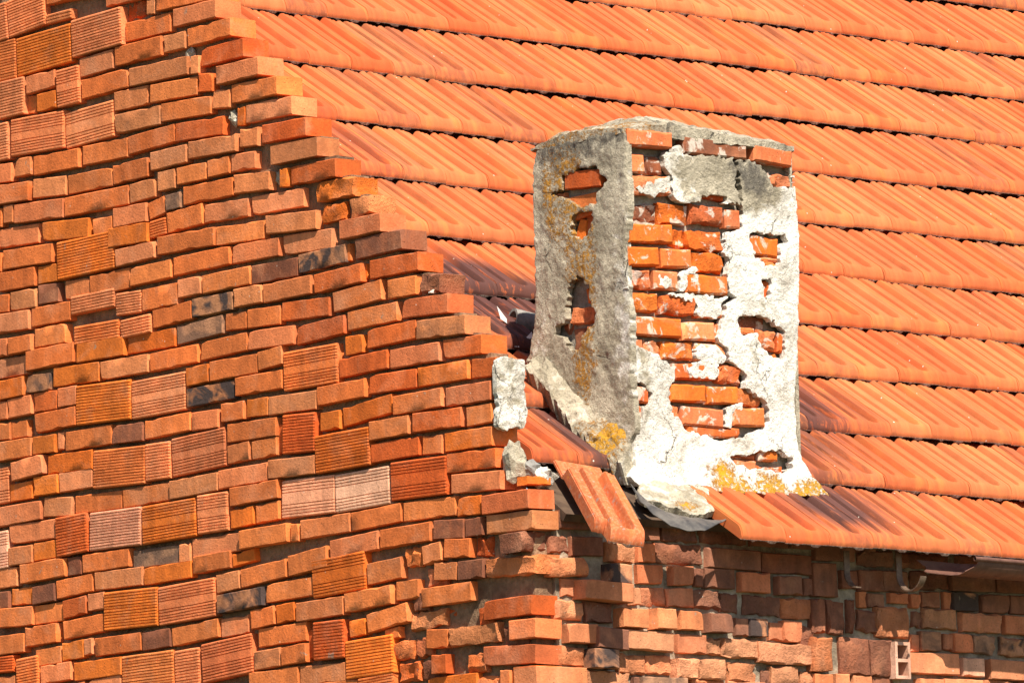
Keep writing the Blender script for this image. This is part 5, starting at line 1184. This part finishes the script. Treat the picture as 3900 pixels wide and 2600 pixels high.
bracket(1.375, 0.0, -math.pi * 0.50, -0.120, -0.245, 0.055, 0.075, 'bent off steel gutter bracket between the chimney and the bare curved one')

# ------------------------------------------------------------------ hollow block end set in the eave wall
xa, xb, za, zb = 1.628, 1.700, -0.595, -0.468
yb, w_ = -0.030, 0.011
zc = (za + zb) / 2
parts = [box(xa, xa + w_, yb, 0.06, za, zb), box(xb - w_, xb, yb, 0.06, za, zb), box(xa + w_, xb - w_, yb + 0.001, 0.06, za, za + w_), box(xa + w_, xb - w_, yb + 0.001, 0.06, zb - w_, zb), box(xa + w_, xb - w_, yb + 0.001, 0.06, zc - w_ / 2, zc + w_ / 2), box(xa + w_, xb - w_, 0.045, 0.06, za + w_, zb - w_)]
V, F = join(parts)
o = link('hollow_block', mesh('hollow_block', V, F, M_BRICK, smooth=False), eave)
o.color = (0.62, 0.36, 0.26, 0)

# ------------------------------------------------------------------ scraps behind the chimney
def half_pipe(name, loc, r, L, th, rot, mat, label, cat):
    V, F = [], []
    na = 12
    for lay in (0, 1):
        for e in (0, 1):
            for k in range(na + 1):
                a = math.pi * k / na
                rr = r - th * lay
                V.append((rr * math.cos(a), L * (e - 0.5) + 0.006 * noise.noise(Vector((k, e, 3))), rr * math.sin(a)))
    n = 2 * (na + 1)
    for k in range(na):
        F += [(k, k + 1, na + 2 + k, na + 1 + k), (n + k, n + na + 1 + k, n + na + 2 + k, n + k + 1), (k, n + k, n + k + 1, k + 1), (na + 1 + k, na + 2 + k, n + na + 2 + k, n + na + 1 + k)]
    F += [(0, na + 1, n + na + 1, n), (na, n + na, n + 2 * na + 1, 2 * na + 1)]
    o = link(name, mesh(name, V, F, mat, sharp=40))
    o.matrix_basis = Matrix.Translation(loc) @ rot
    return tag(o, label, cat)
half_pipe('pipe_shard', (0.865, 0.985, 0.700), 0.045, 0.10, 0.010, BR @ Matrix.Rotation(R(70), 4, 'Z'), M_CONC, 'grey curved pipe shard lying on the tiles behind the gable edge', 'shard')

def scrap(loc, pts, rot, label):
    V, F = [], []
    n = len(pts)
    for lay in (0, 1):
        for (x, y) in pts: V.append((x, y, 0.35 * x * x * 10 + 0.25 * y - 0.0012 * lay))
    F = [tuple(range(n)), tuple(range(2 * n - 1, n - 1, -1))] + [(i, i + n, (i + 1) % n + n, (i + 1) % n) for i in range(n)]
    o = link('foil_scrap', mesh('foil_scrap', V, F, M_WHITE, smooth=False))
    o.matrix_basis = Matrix.Translation(loc) @ rot
    tag(o, label, 'scrap', 'torn white foil by the chimney')
scrap((0.785, 0.985, 0.700), [(-0.05, 0.05), (-0.02, -0.03), (0.03, -0.05), (0.04, -0.01), (0.0, 0.01)], BR @ Matrix.Rotation(R(35), 4, 'X'), 'torn white foil scrap curled up beside the grey pipe shard')
scrap((0.742, 0.860, 0.610), [(-0.05, -0.02), (0.04, -0.018), (0.045, 0.04), (0.0, 0.005)], BR @ Matrix.Rotation(R(30), 4, 'X'), 'pointed white foil scrap poking up above the chimney side fillet')
